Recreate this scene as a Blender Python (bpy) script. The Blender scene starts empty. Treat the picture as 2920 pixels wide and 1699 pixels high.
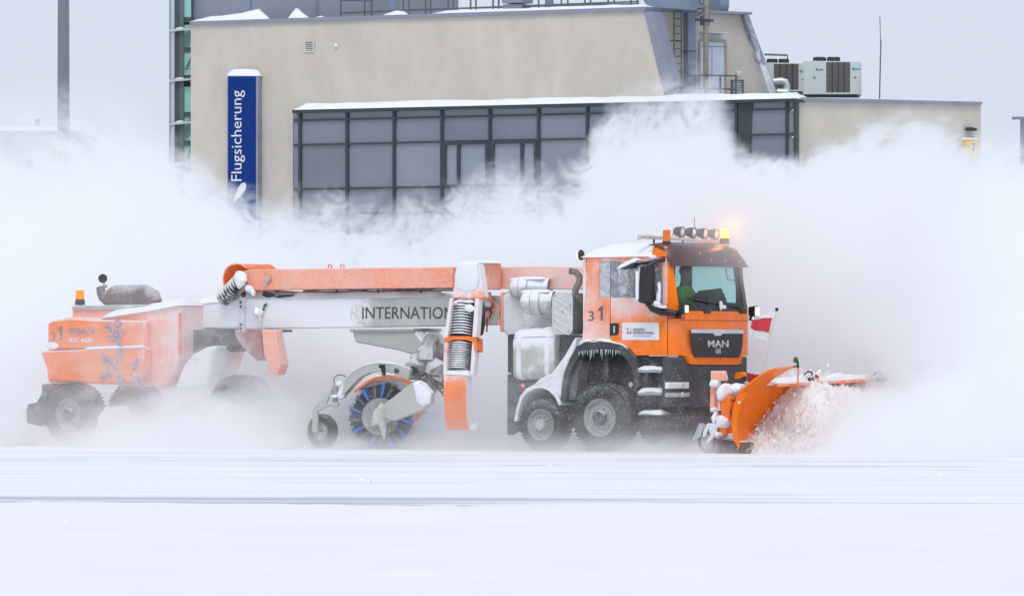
import bpy, bmesh, math, random
from mathutils import Vector, Matrix, noise as mnoise

random.seed(7)
SC = bpy.context.scene
COL = SC.collection
# ------------------------------------------------------------------ camera, sky, sun, exposure
FPX, UC, VH, CAMH = 16222.0, 1460.0, 985.0, 1.86      # focal length in photo pixels, centre column, horizon row, eye height
cam = bpy.data.objects.new('camera', bpy.data.cameras.new('camera')); COL.objects.link(cam)
cam.location = (0, 0, CAMH); cam.rotation_euler = (math.radians(90), 0, 0)
cam.data.lens = 200; cam.data.sensor_width = 36; cam.data.shift_y = 0.0464
cam.data.clip_start = 0.5; cam.data.clip_end = 6000
SC.camera = cam

world = bpy.data.worlds.new('World'); SC.world = world; world.use_nodes = True
world.cycles.sampling_method = 'NONE'
wn, wl = world.node_tree.nodes, world.node_tree.links
bg = wn['Background']; bg.inputs['Strength'].default_value = 0.1
sky = wn.new('ShaderNodeTexSky'); sky.sky_type = 'NISHITA'; sky.sun_disc = False
sky.sun_elevation = math.radians(54); sky.sun_rotation = math.radians(188)
geo = wn.new('ShaderNodeTexCoord'); sep = wn.new('ShaderNodeSeparateXYZ'); wl.new(geo.outputs['Generated'], sep.inputs[0])
mr = wn.new('ShaderNodeMapRange'); mr.inputs['From Min'].default_value = 0.0; mr.inputs['From Max'].default_value = 0.9
wl.new(sep.outputs[2], mr.inputs['Value'])
ovc = wn.new('ShaderNodeMix'); ovc.data_type = 'RGBA'            # overcast layer: brighter towards the zenith, as a closed cloud deck is
ovc.inputs[6].default_value = (7.75, 8.55, 10.1, 1); ovc.inputs[7].default_value = (8.3, 9.0, 10.2, 1)
wl.new(mr.outputs[0], ovc.inputs[0])
cn = wn.new('ShaderNodeTexNoise'); cn.inputs['Scale'].default_value = 9; cn.inputs['Detail'].default_value = 4
wl.new(geo.outputs['Generated'], cn.inputs['Vector'])
cm = wn.new('ShaderNodeMapRange'); cm.inputs['To Min'].default_value = 0.94; cm.inputs['To Max'].default_value = 1.06
wl.new(cn.outputs[0], cm.inputs['Value'])
vm = wn.new('ShaderNodeVectorMath'); vm.operation = 'SCALE'; wl.new(ovc.outputs[2], vm.inputs[0]); wl.new(cm.outputs[0], vm.inputs['Scale'])
mx = wn.new('ShaderNodeMix'); mx.data_type = 'RGBA'; mx.inputs[0].default_value = 0.92
wl.new(sky.outputs[0], mx.inputs[6]); wl.new(vm.outputs[0], mx.inputs[7]); wl.new(mx.outputs[2], bg.inputs['Color'])

sl = bpy.data.lights.new('sun', 'SUN'); sl.energy = 1.3; sl.angle = math.radians(25); sl.color = (1, 0.97, 0.93)
sun = bpy.data.objects.new('sun', sl); COL.objects.link(sun)
sun.rotation_euler = (math.radians(36), 0, math.radians(-8))
SC.view_settings.view_transform = 'Standard'; SC.view_settings.look = 'None'
SC.view_settings.exposure = -0.15; SC.view_settings.gamma = 1.0; SC.view_settings.use_curve_mapping = False
SC.render.engine = 'CYCLES'
SC.cycles.max_bounces = 110; SC.cycles.volume_bounces = 100; SC.cycles.diffuse_bounces = 5
SC.cycles.glossy_bounces = 4; SC.cycles.transparent_max_bounces = 24; SC.cycles.transmission_bounces = 8
SC.cycles.volume_step_rate = 3.0; SC.cycles.volume_max_steps = 512
SC.cycles.use_denoising = True; SC.cycles.sample_clamp_indirect = 12

# ------------------------------------------------------------------ frames: where a line of sight meets a plane of the place
class Frame:
    """ground frame: x along the vehicle, y across (away from the viewer), z up"""
    def __init__(s, ox, oy, yaw):
        s.o = Vector((ox, oy)); c, n = math.cos(yaw), math.sin(yaw)
        s.ex = Vector((c, n)); s.ey = Vector((-n, c)); s.yaw = yaw
    def T(s, u, v, ly):                       # point on the plane y = ly
        k = (u - UC) / FPX
        a = s.o + s.ey * ly
        lx = -(a.x - k * a.y) / (s.ex.x - k * s.ex.y)
        Y = a.y + lx * s.ex.y
        return Vector((lx, ly, CAMH + (VH - v) / FPX * Y))
    def R(s, u, v, lx):                       # point on the plane x = lx
        k = (u - UC) / FPX
        a = s.o + s.ex * lx
        ly = -(a.x - k * a.y) / (s.ey.x - k * s.ey.y)
        Y = a.y + ly * s.ey.y
        return Vector((lx, ly, CAMH + (VH - v) / FPX * Y))
    def empty(s, name):
        o = bpy.data.objects.new(name, None); COL.objects.link(o)
        o.location = (s.o.x, s.o.y, 0); o.rotation_euler = (0, 0, s.yaw)
        o.empty_display_size = .3
        return o

# ------------------------------------------------------------------ mesh builder
class MB:
    def __init__(s): s.v = []; s.f = []
    def add(s, vs, fs):
        n = len(s.v); s.v += [Vector(p) for p in vs]; s.f += [[i + n for i in f] for f in fs]; return s
    def prism(s, pts, off):
        off = Vector(off); n = len(pts); a = [Vector(p) for p in pts]
        return s.add(a + [p + off for p in a], [list(range(n)), list(range(2 * n - 1, n - 1, -1))] +
                     [[(i + 1) % n, i, n + i, n + (i + 1) % n] for i in range(n)])
    def loft(s, pa, pb):
        n = len(pa)
        return s.add(list(pa) + list(pb), [list(range(n)), list(range(2 * n - 1, n - 1, -1))] +
                     [[(i + 1) % n, i, n + i, n + (i + 1) % n] for i in range(n)])
    def box(s, a, b):
        x0, y0, z0 = a; x1, y1, z1 = b
        return s.prism([(x0, y0, z0), (x1, y0, z0), (x1, y1, z0), (x0, y1, z0)], (0, 0, z1 - z0))
    def bar(s, p0, p1, w, h, up=(0, 0, 1)):
        p0, p1 = Vector(p0), Vector(p1); d = (p1 - p0).normalized(); up = Vector(up)
        if abs(d.dot(up)) > .98: up = Vector((1, 0, 0))
        r = d.cross(up).normalized() * (w / 2); q = r.cross(d).normalized() * (h / 2)
        return s.prism([p0 - r - q, p0 + r - q, p0 + r + q, p0 - r + q], p1 - p0)
    def tube(s, pts, r, n=10, caps=True):
        pts = [Vector(p) for p in pts]; rs = r if isinstance(r, (list, tuple)) else [r] * len(pts)
        rings = []; prev = None
        for i, p in enumerate(pts):
            d = (pts[min(i + 1, len(pts) - 1)] - pts[max(i - 1, 0)]).normalized()
            if prev is None:
                u = d.orthogonal().normalized()
            else:
                u = (prev - d * prev.dot(d)).normalized()
            prev = u; w = d.cross(u)
            rings.append([p + (u * math.cos(2 * math.pi * k / n) + w * math.sin(2 * math.pi * k / n)) * rs[i] for k in range(n)])
        vs = [q for g in rings for q in g]
        fs = [[i * n + k, i * n + (k + 1) % n, (i + 1) * n + (k + 1) % n, (i + 1) * n + k] for i in range(len(pts) - 1) for k in range(n)]
        if caps:
            fs += [list(range(n - 1, -1, -1)), [(len(pts) - 1) * n + k for k in range(n)]]
        return s.add(vs, fs)
    def rev(s, c, axis, prof, n=32, a0=0, a1=2 * math.pi):
        c = Vector(c); d = Vector(axis).normalized(); u = d.orthogonal().normalized(); w = d.cross(u)
        full = abs(a1 - a0 - 2 * math.pi) < 1e-6; m = n if full else n + 1
        vs = []
        for (t, r) in prof:
            for k in range(m):
                a = a0 + (a1 - a0) * k / n
                vs.append(c + d * t + (u * math.cos(a) + w * math.sin(a)) * r)
        fs = []
        for i in range(len(prof) - 1):
            for k in range(n):
                k2 = (k + 1) % m
                fs.append([i * m + k, i * m + k2, (i + 1) * m + k2, (i + 1) * m + k])
        return s.add(vs, fs)
    def blob(s, c, rad, n=12, amp=.15, sc=2.0, flat=None):
        c = Vector(c); rad = Vector(rad) if not isinstance(rad, (int, float)) else Vector((rad,) * 3)
        vs = []; seg = n; rg = n // 2
        for i in range(rg + 1):
            th = math.pi * i / rg
            for k in range(seg):
                ph = 2 * math.pi * k / seg
                d = Vector((math.sin(th) * math.cos(ph), math.sin(th) * math.sin(ph), math.cos(th)))
                q = Vector((d.x * rad.x, d.y * rad.y, d.z * rad.z))
                q *= 1 + amp * mnoise.noise((c + q) * sc + Vector((3.1, 7.7, 1.3))) * 2
                if flat is not None and q.z < flat: q.z = flat
                vs.append(c + q)
        fs = [[i * seg + k, (i + 1) * seg + k, (i + 1) * seg + (k + 1) % seg, i * seg + (k + 1) % seg] for i in range(rg) for k in range(seg)]
        return s.add(vs, fs)
    def snow(s, path, width, h, seg=.12, nw=7, sag=.0, seed=0., rough=.35, slump=0.0):
        """snow lying along a path (points on the carrying surface), spread over the vector `width`"""
        path = [Vector(p) for p in path]; width = Vector(width)
        L = [0]
        for a, b in zip(path, path[1:]): L.append(L[-1] + (b - a).length)
        ns = max(4, int(L[-1] / seg)); top = []
        for i in range(ns + 1):
            d = L[-1] * i / ns; j = 0
            while j < len(path) - 2 and L[j + 1] < d: j += 1
            f = (d - L[j]) / max(1e-6, L[j + 1] - L[j]); p = path[j].lerp(path[j + 1], f)
            row = []
            e = min(1, i / ns * L[-1] / (h * 1.2 + .02), (1 - i / ns) * L[-1] / (h * 1.2 + .02)); e = math.sqrt(max(0, e * (2 - e)))
            for k in range(nw + 1):
                t = k / nw; g = 1 - abs(2 * t - 1) ** 3.2; g = max(0, g) ** .6
                q = p + width * t
                nn = mnoise.noise(q * (1.1 / max(.25, h * 4)) + Vector((seed, 0, 0))) + .5 * mnoise.noise(q * 9 + Vector((0, seed, 0))) * min(1, .08 / max(h, .02))
                z = h * e * g * (1 + rough * nn)
                o = 0
                if k in (0, nw): o = slump * (.5 + mnoise.noise(q * 5))
                row.append(q + Vector((0, 0, z - o)))
            top.append(row)
        m = nw + 1; vs = [q for r in top for q in r]
        n0 = len(vs)
        for i in range(ns + 1):
            d = top[i]; vs += [d[0] - Vector((0, 0, .004)), d[nw] - Vector((0, 0, .004))]
        fs = [[i * m + k, i * m + k + 1, (i + 1) * m + k + 1, (i + 1) * m + k] for i in range(ns) for k in range(nw)]
        for i in range(ns):
            fs.append([n0 + 2 * i, n0 + 2 * i + 2, n0 + 2 * i + 3, n0 + 2 * i + 1])
        return s.add(vs, fs)
    def obj(s, name, m, parent=None, bevel=0, smooth=True, ang=.62):
        me = bpy.data.meshes.new(name); me.from_pydata([tuple(p) for p in s.v], [], s.f); me.update()
        bm = bmesh.new(); bm.from_mesh(me); bmesh.ops.recalc_face_normals(bm, faces=bm.faces); bm.to_mesh(me); bm.free()
        if smooth:
            me.polygons.foreach_set('use_smooth', [True] * len(me.polygons)); me.set_sharp_from_angle(angle=ang)
        me.materials.append(m)
        o = bpy.data.objects.new(name, me); COL.objects.link(o)
        if parent: o.parent = parent
        if bevel:
            b = o.modifiers.new('edge', 'BEVEL'); b.width = bevel; b.segments = 2; b.limit_method = 'ANGLE'; b.angle_limit = .6
            b.harden_normals = False
        return o

def tag(o, label=None, cat=None, group=None, kind=None):
    if label: o['label'] = label
    if cat: o['category'] = cat
    if group: o['group'] = group
    if kind: o['kind'] = kind
    return o
def dup(o, parent=None, loc=None):
    c = o.copy(); COL.objects.link(c)
    if parent: c.parent = parent
    if loc is not None: c.location = loc
    for ch in list(o.children): dup(ch, c)
    return c

# ------------------------------------------------------------------ materials
SNOWC = (.86, .875, .91)
def mat(name, base, rough=.5, metal=0., rime=0., up=0., rs=2.5, var=.12, vs=3., cov=.93, gx=None, spec=.5, bump=.15, bs=60., streak=None, grain=.3, soft=.11):
    """surface colour with wear, plus frozen-on snow. rime: how much of it is covered; up: extra on faces that look upward;
    gx=(axis, a, b, amount): deposit that grows from coordinate a to b"""
    m = bpy.data.materials.new(name); m.use_nodes = True; n, l = m.node_tree.nodes, m.node_tree.links
    p = n['Principled BSDF']; tc = n.new('ShaderNodeTexCoord')
    def math_(op, a, b=0.0, clamp=False):
        q = n.new('ShaderNodeMath'); q.operation = op; q.use_clamp = clamp
        for k, x in enumerate((a, b)):
            if isinstance(x, (int, float)): q.inputs[k].default_value = x
            else: l.new(x, q.inputs[k])
        return q.outputs[0]
    def noise_(scale, det=6, ro=.6, dist=0.0, vec=None):
        q = n.new('ShaderNodeTexNoise'); q.inputs['Scale'].default_value = scale; q.inputs['Detail'].default_value = det
        q.inputs['Roughness'].default_value = ro; q.inputs['Distortion'].default_value = dist
        l.new(vec or tc.outputs['Object'], q.inputs['Vector']); return q.outputs[0]
    vec = None
    if streak:
        mp = n.new('ShaderNodeMapping'); mp.inputs['Scale'].default_value = streak; l.new(tc.outputs['Object'], mp.inputs[0]); vec = mp.outputs[0]
    a = noise_(vs, 6, .6, .3, vec)
    mrv = n.new('ShaderNodeMapRange'); mrv.inputs['From Min'].default_value = .3; mrv.inputs['From Max'].default_value = .7
    mrv.inputs['To Min'].default_value = 1 - var; mrv.inputs['To Max'].default_value = 1 + var; l.new(a, mrv.inputs['Value'])
    col = n.new('ShaderNodeVectorMath'); col.operation = 'SCALE'; col.inputs[0].default_value = base[:3]; l.new(mrv.outputs[0], col.inputs['Scale'])
    c_out = col.outputs[0]; r_out = None
    fine = noise_(bs, 3, .6)
    if rime > 0 or up > 0 or gx:
        t = math_('ADD', math_('MULTIPLY', noise_(rs, 7, .62, .6), 1 - grain), math_('MULTIPLY', noise_(rs * 22, 4, .7), grain))
        if up:
            g = n.new('ShaderNodeNewGeometry'); sx = n.new('ShaderNodeSeparateXYZ'); l.new(g.outputs['Normal'], sx.inputs[0])
            t = math_('ADD', t, math_('MULTIPLY', math_('MAXIMUM', sx.outputs[2], 0.0), up * .6))
        if gx:
            for (ax, ga, gb, am) in (gx if isinstance(gx[0], tuple) else (gx,)):
                s2 = n.new('ShaderNodeSeparateXYZ'); l.new(tc.outputs['Object'], s2.inputs[0])
                mg = n.new('ShaderNodeMapRange'); mg.inputs['From Min'].default_value = ga; mg.inputs['From Max'].default_value = gb
                mg.inputs['To Max'].default_value = am * .5; l.new(s2.outputs[ax], mg.inputs['Value']); t = math_('ADD', t, mg.outputs[0])
        th = .5 + (.5 - rime) * .5
        mr2 = n.new('ShaderNodeMapRange'); mr2.interpolation_type = 'SMOOTHSTEP'; mr2.inputs['From Min'].default_value = th - soft
        mr2.inputs['From Max'].default_value = th + soft; mr2.inputs['To Max'].default_value = cov; l.new(t, mr2.inputs['Value'])
        mixc = n.new('ShaderNodeMix'); mixc.data_type = 'RGBA'; l.new(mr2.outputs[0], mixc.inputs[0]); l.new(c_out, mixc.inputs[6])
        mixc.inputs[7].default_value = SNOWC + (1,); c_out = mixc.outputs[2]
        mixr = n.new('ShaderNodeMapRange'); mixr.inputs['To Min'].default_value = rough; mixr.inputs['To Max'].default_value = .9
        l.new(mr2.outputs[0], mixr.inputs['Value']); r_out = mixr.outputs[0]
        fine = math_('ADD', math_('MULTIPLY', fine, .5), math_('MULTIPLY', mr2.outputs[0], math_('MULTIPLY', t, 2.0)))
    l.new(c_out, p.inputs['Base Color'])
    if r_out: l.new(r_out, p.inputs['Roughness'])
    else: p.inputs['Roughness'].default_value = rough
    p.inputs['Metallic'].default_value = metal; p.inputs['Specular IOR Level'].default_value = spec
    if bump:
        b = n.new('ShaderNodeBump'); b.inputs['Strength'].default_value = bump; b.inputs['Distance'].default_value = .01
        l.new(fine, b.inputs['Height']); l.new(b.outputs[0], p.inputs['Normal'])
    return m

def emis(name, c, s):
    m = bpy.data.materials.new(name); m.use_nodes = True; p = m.node_tree.nodes['Principled BSDF']
    p.inputs['Base Color'].default_value = c + (1,); p.inputs['Emission Color'].default_value = c + (1,); p.inputs['Emission Strength'].default_value = s
    p.inputs['Roughness'].default_value = .3
    return m
def glass(name, tint, frost=0., gx=None, dirt=.05):
    m = bpy.data.materials.new(name); m.use_nodes = True; n, l = m.node_tree.nodes, m.node_tree.links; n.clear()
    out = n.new('ShaderNodeOutputMaterial'); tr = n.new('ShaderNodeBsdfTransparent'); tr.inputs[0].default_value = tint + (1,)
    gl = n.new('ShaderNodeBsdfGlossy'); gl.inputs['Roughness'].default_value = .04
    fr = n.new('ShaderNodeFresnel'); fr.inputs[0].default_value = 1.45
    m1 = n.new('ShaderNodeMixShader'); l.new(fr.outputs[0], m1.inputs[0]); l.new(tr.outputs[0], m1.inputs[1]); l.new(gl.outputs[0], m1.inputs[2])
    df = n.new('ShaderNodeBsdfDiffuse'); df.inputs[0].default_value = (.72, .75, .78, 1)
    tc = n.new('ShaderNodeTexCoord'); no = n.new('ShaderNodeTexNoise'); no.inputs['Scale'].default_value = 9; no.inputs['Detail'].default_value = 8
    no.inputs['Roughness'].default_value = .7; l.new(tc.outputs['Object'], no.inputs[0]); src = no.outputs[0]
    if gx:
        s2 = n.new('ShaderNodeSeparateXYZ'); l.new(tc.outputs['Object'], s2.inputs[0]); mg = n.new('ShaderNodeMapRange')
        mg.inputs['From Min'].default_value = gx[1]; mg.inputs['From Max'].default_value = gx[2]; mg.inputs['To Max'].default_value = gx[3]
        l.new(s2.outputs[gx[0]], mg.inputs['Value']); ad = n.new('ShaderNodeMath'); l.new(src, ad.inputs[0]); l.new(mg.outputs[0], ad.inputs[1]); src = ad.outputs[0]
    mr = n.new('ShaderNodeMapRange'); mr.inputs['From Min'].default_value = .78 - frost * .7; mr.inputs['From Max'].default_value = 1.25 - frost * .7
    mr.inputs['To Min'].default_value = dirt; mr.inputs['To Max'].default_value = .85; l.new(src, mr.inputs['Value'])
    m2 = n.new('ShaderNodeMixShader'); l.new(mr.outputs[0], m2.inputs[0]); l.new(m1.outputs[0], m2.inputs[1]); l.new(df.outputs[0], m2.inputs[2])
    l.new(m2.outputs[0], out.inputs['Surface']); return m

M_SNOW = mat('snow', SNOWC, .95, var=.03, vs=1.5, bump=.35, bs=25, spec=.2)
OR = (.95, .195, .001)
M_OR = mat('orange_paint', OR, .38, rime=.1, up=.25, rs=2.2, var=.07, grain=.45, spec=.28)
M_OR_CLEAN = mat('orange_paint_clean', OR, .35, rime=.24, rs=2.6, var=.07, cov=.3, soft=.2, grain=.5, spec=.28)
M_OR_RIME = mat('orange_paint_rime', OR, .45, rime=.5, up=.5, rs=1.8, cov=.62, grain=.45, soft=.28, spec=.28)
M_OR_SNOW = mat('orange_paint_snow', OR, .5, rime=.78, up=.4, rs=2.6, cov=.9)
M_WHITE = mat('white_paint', (.72, .73, .72), .45, rime=.2, up=.4, var=.05)
M_GREY = mat('grey_green_paint', (.46, .48, .44), .5, rime=.16, up=.7, rs=2.5, var=.06, grain=.4)
M_DARK = mat('dark_plastic', (.045, .045, .05), .55, rime=.13, up=.35, rs=5, cov=.6, grain=.5)
M_BLACK = mat('black_trim', (.018, .018, .02), .45, rime=.04, up=.15, rs=6, cov=.6)
M_CHAS = mat('chassis_grime', (.05, .05, .055), .8, rime=.3, up=.6, rs=4, cov=.55, grain=.5)
M_TYRE = mat('tyre_rubber', (.022, .023, .025), .8, rime=.2, up=.3, rs=9, cov=.55, grain=.6)
M_RIM = mat('steel_rim', (.42, .42, .42), .5, metal=.2, rime=.35, rs=6, cov=.5, grain=.5)
M_STEEL = mat('steel', (.42, .43, .45), .45, metal=.5, rime=.15, up=.4)
M_SNOWY = mat('snow_crusted_metal', (.5, .51, .5), .7, rime=.66, up=.6, rs=2.2, cov=.92, grain=.35)
M_SUIT = mat('green_jacket', (.42, .80, .10), .8, var=.2)
M_SKIN = mat('skin', (.42, .25, .18), .6)
M_INT = mat('cab_interior', (.045, .045, .047), .8)
M_INK = mat('dark_lettering', (.09, .09, .16), .6, rime=.32, rs=9, cov=.85, grain=.6)
M_INKP = mat('lettering_blue', (.11, .09, .28), .6, rime=.38, rs=9, cov=.85, grain=.5)
M_INKG = mat('lettering_grey', (.075, .08, .085), .6, rime=.16, rs=12, cov=.8, grain=.6, gx=(0, 4.2, 3.2, .35))
M_INKW = mat('lettering_white', (.8, .78, .75), .6)
M_CHROME = mat('bright_trim', (.62, .63, .65), .3, metal=.5, rime=.2, up=.4, rs=8)
M_AMBER = mat('amber_plastic', (.85, .16, .01), .25)
M_REDRUB = mat('red_flap', (.22, .012, .02), .6, rime=.12, rs=8, cov=.6)
M_FLAGR = mat('flag_red', (.62, .045, .06), .8, rime=.05, rs=6)
M_FLAGW = mat('flag_white', (.72, .72, .73), .8)
M_LENS = mat('lamp_lens', (.75, .77, .78), .08, spec=.8, bump=0)
M_LIT = emis('lit_lens', (1., .83, .55), 1.1)
M_BEAC = emis('lit_beacon', (1., .20, .008), .85)
M_FLASH = emis('flashing_beacon', (1., .46, .035), 8)
G_WIND = glass('windscreen_glass', (.70, .94, .91), 0, dirt=.015)
G_SIDE = glass('side_glass', (.66, .84, .83), .62, gx=(0, .75, .1, .3))
G_SIDE2 = glass('side_glass_clear', (.62, .93, .90), 0, dirt=.02)
G_REAR = glass('frosted_glass', (.5, .62, .62), .95)

_tx = {}
def text(body, origin, right, up, width, height, m, parent, name='lettering', bold=0.0, shear=0.0, depth=.004):
    cu = bpy.data.curves.new('t', 'FONT'); cu.body = body; cu.size = 1; cu.extrude = 0.01; cu.offset = bold; cu.shear = shear
    cu.resolution_u = 3
    to = bpy.data.objects.new('t', cu); COL.objects.link(to)
    me = bpy.data.meshes.new_from_object(to.evaluated_get(bpy.context.evaluated_depsgraph_get()))
    bpy.data.objects.remove(to)
    xs = [v.co.x for v in me.vertices]; ys = [v.co.y for v in me.vertices]
    x0, x1, y0, y1 = min(xs), max(xs), min(ys), max(ys)
    r, u_ = Vector(right).normalized(), Vector(up).normalized(); nrm = r.cross(u_)
    o0 = Vector(origin)
    for v in me.vertices:
        a = (v.co.x - x0) / (x1 - x0) * width; b = (v.co.y - y0) / (y1 - y0) * height
        v.co = o0 + r * a + u_ * b + nrm * (depth if v.co.z > 0 else 0)
    me.materials.clear(); me.materials.append(m); me.name = name
    o = bpy.data.objects.new(name, me); COL.objects.link(o); o.parent = parent
    return o
def ptext(pfun, body, u0, u1, vb, vt, off, m, parent, name='lettering', **kw):
    """lettering on a plane, placed between photo columns u0..u1 and rows vb (foot) .. vt (top)"""
    a = pfun(u0, vb, off); b = pfun(u1, vb, off); c = pfun(u0, vt, off)
    return text(body, a, b - a, (0, 0, 1), (b - a).length, (c - a).length, m, parent, name, **kw)

# ================================================================== GROUND
def grid(name, x0, x1, y0, y1, nx, ny, fz, m, kind='structure'):
    vs = []; fs = []
    for j in range(ny + 1):
        for i in range(nx + 1):
            x = x0 + (x1 - x0) * i / nx; y = y0 + (y1 - y0) * j / ny; vs.append(fz(x, y))
    for j in range(ny):
        for i in range(nx):
            a = j * (nx + 1) + i; fs.append([a, a + 1, a + nx + 2, a + nx + 1])
    me = bpy.data.meshes.new(name); me.from_pydata(vs, [], fs); me.update()
    me.polygons.foreach_set('use_smooth', [True] * len(me.polygons)); me.materials.append(m)
    o = bpy.data.objects.new(name, me); COL.objects.link(o); o['kind'] = kind; return o
M_FIELD = mat('snow_field', (.855, .845, .86), .95, var=.025, vs=.35, bump=.5, bs=3.0, spec=.2)
grid('ground', -3000, 3000, -200, 5000, 12, 12, lambda x, y: (x, y, 0), M_FIELD)

def runway_mat():
    m = bpy.data.materials.new('swept_snow_runway'); m.use_nodes = True; n, l = m.node_tree.nodes, m.node_tree.links
    p = n['Principled BSDF']; tc = n.new('ShaderNodeTexCoord')
    rot = n.new('ShaderNodeMapping'); rot.inputs['Rotation'].default_value = (0, 0, math.radians(7)); l.new(tc.outputs['Object'], rot.inputs[0])
    def ns(sx, sy, det, ro, seed):
        mp = n.new('ShaderNodeMapping'); mp.inputs['Scale'].default_value = (sx, sy, 1); mp.inputs['Location'].default_value = (seed, seed * 2, 0)
        l.new(rot.outputs[0], mp.inputs[0]); q = n.new('ShaderNodeTexNoise'); q.inputs['Scale'].default_value = 1; q.inputs['Detail'].default_value = det
        q.inputs['Roughness'].default_value = ro; l.new(mp.outputs[0], q.inputs['Vector']); return q.outputs[0]
    def mrn(x, a, b, c, d):
        q = n.new('ShaderNodeMapRange'); q.interpolation_type = 'SMOOTHSTEP'
        for k, w in zip(('From Min', 'From Max', 'To Min', 'To Max'), (a, b, c, d)): q.inputs[k].default_value = w
        l.new(x, q.inputs['Value']); return q.outputs[0]
    def mt(op, a, b):
        q = n.new('ShaderNodeMath'); q.operation = op
        for k, w in enumerate((a, b)):
            if isinstance(w, (int, float)): q.inputs[k].default_value = w
            else: l.new(w, q.inputs[k])
        return q.outputs[0]
    thin = mrn(ns(.05, 1.6, 5, .6, 3), .53, .64, 0, .85)
    broad = mrn(ns(.02, .3, 3, .5, 11), .5, .68, 0, 1)
    patch = mrn(ns(.25, .9, 5, .65, 5), .4, .65, .15, 1)
    # the strip next to the verge was swept hardest: grey ice shows there
    sp = n.new('ShaderNodeSeparateXYZ'); l.new(rot.outputs[0], sp.inputs[0])
    edge = mrn(sp.outputs[1], 67.9, 69.6, 1, 0)
    edge = mt('MULTIPLY', edge, mrn(mt('ADD', ns(.06, .9, 5, .6, 21), mrn(sp.outputs[0], -11.5, -3.5, .13, -.15)), .45, .62, .0, .8))
    f = mt('MAXIMUM', mt('MULTIPLY', mt('MAXIMUM', thin, mt('MULTIPLY', broad, .35)), patch), edge)
    mixc = n.new('ShaderNodeMix'); mixc.data_type = 'RGBA'; l.new(f, mixc.inputs[0])
    mixc.inputs[6].default_value = (.855, .85, .87, 1); mixc.inputs[7].default_value = (.36, .41, .50, 1)
    l.new(mixc.outputs[2], p.inputs['Base Color']); l.new(mrn(f, 0, 1, .9, .5), p.inputs['Roughness'])
    b = n.new('ShaderNodeBump'); b.inputs['Strength'].default_value = .4; b.inputs['Distance'].default_value = .03
    l.new(ns(.8, 2.5, 6, .65, 9), b.inputs['Height']); l.new(b.outputs[0], p.inputs['Normal'])
    return m
grid('runway', -160, 160, 52, 124, 8, 8, lambda x, y: (x, y, .004), runway_mat())
def verge(x, y):
    edge = 64.9 - .1 * x + .8 * mnoise.noise(Vector((x * .35, 3, 0))) + .35 * mnoise.noise(Vector((x * 1.6, 9, 0)))
    t = min(1, max(0, (edge - y) / .9)); t = t * t * (3 - 2 * t)
    P = Vector((x, y, 0))
    z = t * (.07 + .05 * mnoise.noise(P * .35) + .022 * mnoise.noise(P * 1.3) + .012 * mnoise.noise(P * 4.5)) - (1 - t) * .03
    return (x, y, z)
grid('snow_verge', -30, 30, 20, 74, 330, 330, verge, M_FIELD)
mb = MB()
for k in range(34):                                   # lumps of ploughed snow lying about
    if k < 12: y = random.uniform(55, 64.5); x = random.uniform(-6.5, 6.5); z = verge(x, y)[2] - .005
    else: y = random.uniform(72, 93); x = random.uniform(-9, 9); z = .004
    r = random.uniform(.01, .028) * (1.6 if random.random() < .15 else 1)
    mb.blob((x, y, z), (r * random.uniform(1, 2.2), r * 1.3, r), 6, .4, 30)
tag(mb.obj('snow_lumps', M_SNOW), 'small lumps of snow scattered over the runway and verge', 'snow lumps', kind='stuff')
mb = MB()
for k in range(90):
    x = random.uniform(7, 12.5); y = random.uniform(104, 109)
    r = random.uniform(.02, .05)
    mb.blob((x, y, .02), (r * 2, r, r * .7), 6, .5, 20)
tag(mb.obj('frozen_clods', mat('clods', (.12, .12, .13), .9, rime=.35, up=.5)), 'dark frozen clods lying in the snow', 'clods', kind='stuff')

# ================================================================== AIRPORT BUILDING
class Plane:
    """upright plane through two plan points; pt(u, v, off) = where the line of sight meets it, off = metres towards the viewer"""
    def __init__(s, u0, y0, u1, y1):
        s.a = Vector(((u0 - UC) / FPX * y0, y0)); s.b = Vector(((u1 - UC) / FPX * y1, y1))
        s.d = (s.b - s.a).normalized(); s.n = Vector((s.d.y, -s.d.x))
        if s.n.y > 0: s.n = -s.n
        s.n3 = Vector((s.n.x, s.n.y, 0)); s.d3 = Vector((s.d.x, s.d.y, 0))
    def pt(s, u, v, off=0.):
        k = (u - UC) / FPX; a = s.a + s.n * off
        t = -(a.x - k * a.y) / (s.d.x - k * s.d.y); Y = a.y + t * s.d.y
        return Vector((a.x + t * s.d.x, Y, CAMH + (VH - v) / FPX * Y))
    def g(s, u, z, off=0.):
        p = s.pt(u, 900, off); p.z = z; return p
    def poly(s, px, thick, off=0., mb=None):
        mb = mb or MB(); return mb.prism([s.pt(u, v, off) for u, v in px], s.n3 * -thick)
M_RENDER = mat('rendered_wall', (.58, .537, .47), .95, var=.09, vs=.5, bump=.6, bs=5.0, spec=.15, streak=(1.6, 1.6, .8))
M_CLAD = mat('blue_grey_cladding', (.25, .275, .335), .5, var=.04, vs=.5, spec=.4)
M_PARA = mat('zinc_flashing', (.25, .265, .33), .5, var=.08, rime=.06, up=.2, rs=.9)
M_MULL = mat('dark_green_aluminium', (.03, .048, .056), .5, var=.1)
M_PANE = mat('window_glass', (.175, .20, .25), .16, var=.10, vs=.18, spec=1.0, bump=.02)
M_PANE2 = mat('window_glass_open', (.24, .27, .33), .16, var=.10, vs=.3, spec=1.0, bump=.02)
M_PANE3 = mat('window_glass_dim', (.15, .175, .22), .13, var=.16, vs=.3, spec=1.0, bump=.02)
M_PANE4 = mat('window_glass_light', (.20, .225, .275), .2, var=.12, vs=.25, spec=1.0, bump=.02)
M_TEAL = mat('teal_glass', (.28, .60, .54), .2, var=.12, vs=.8, spec=.7)
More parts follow.
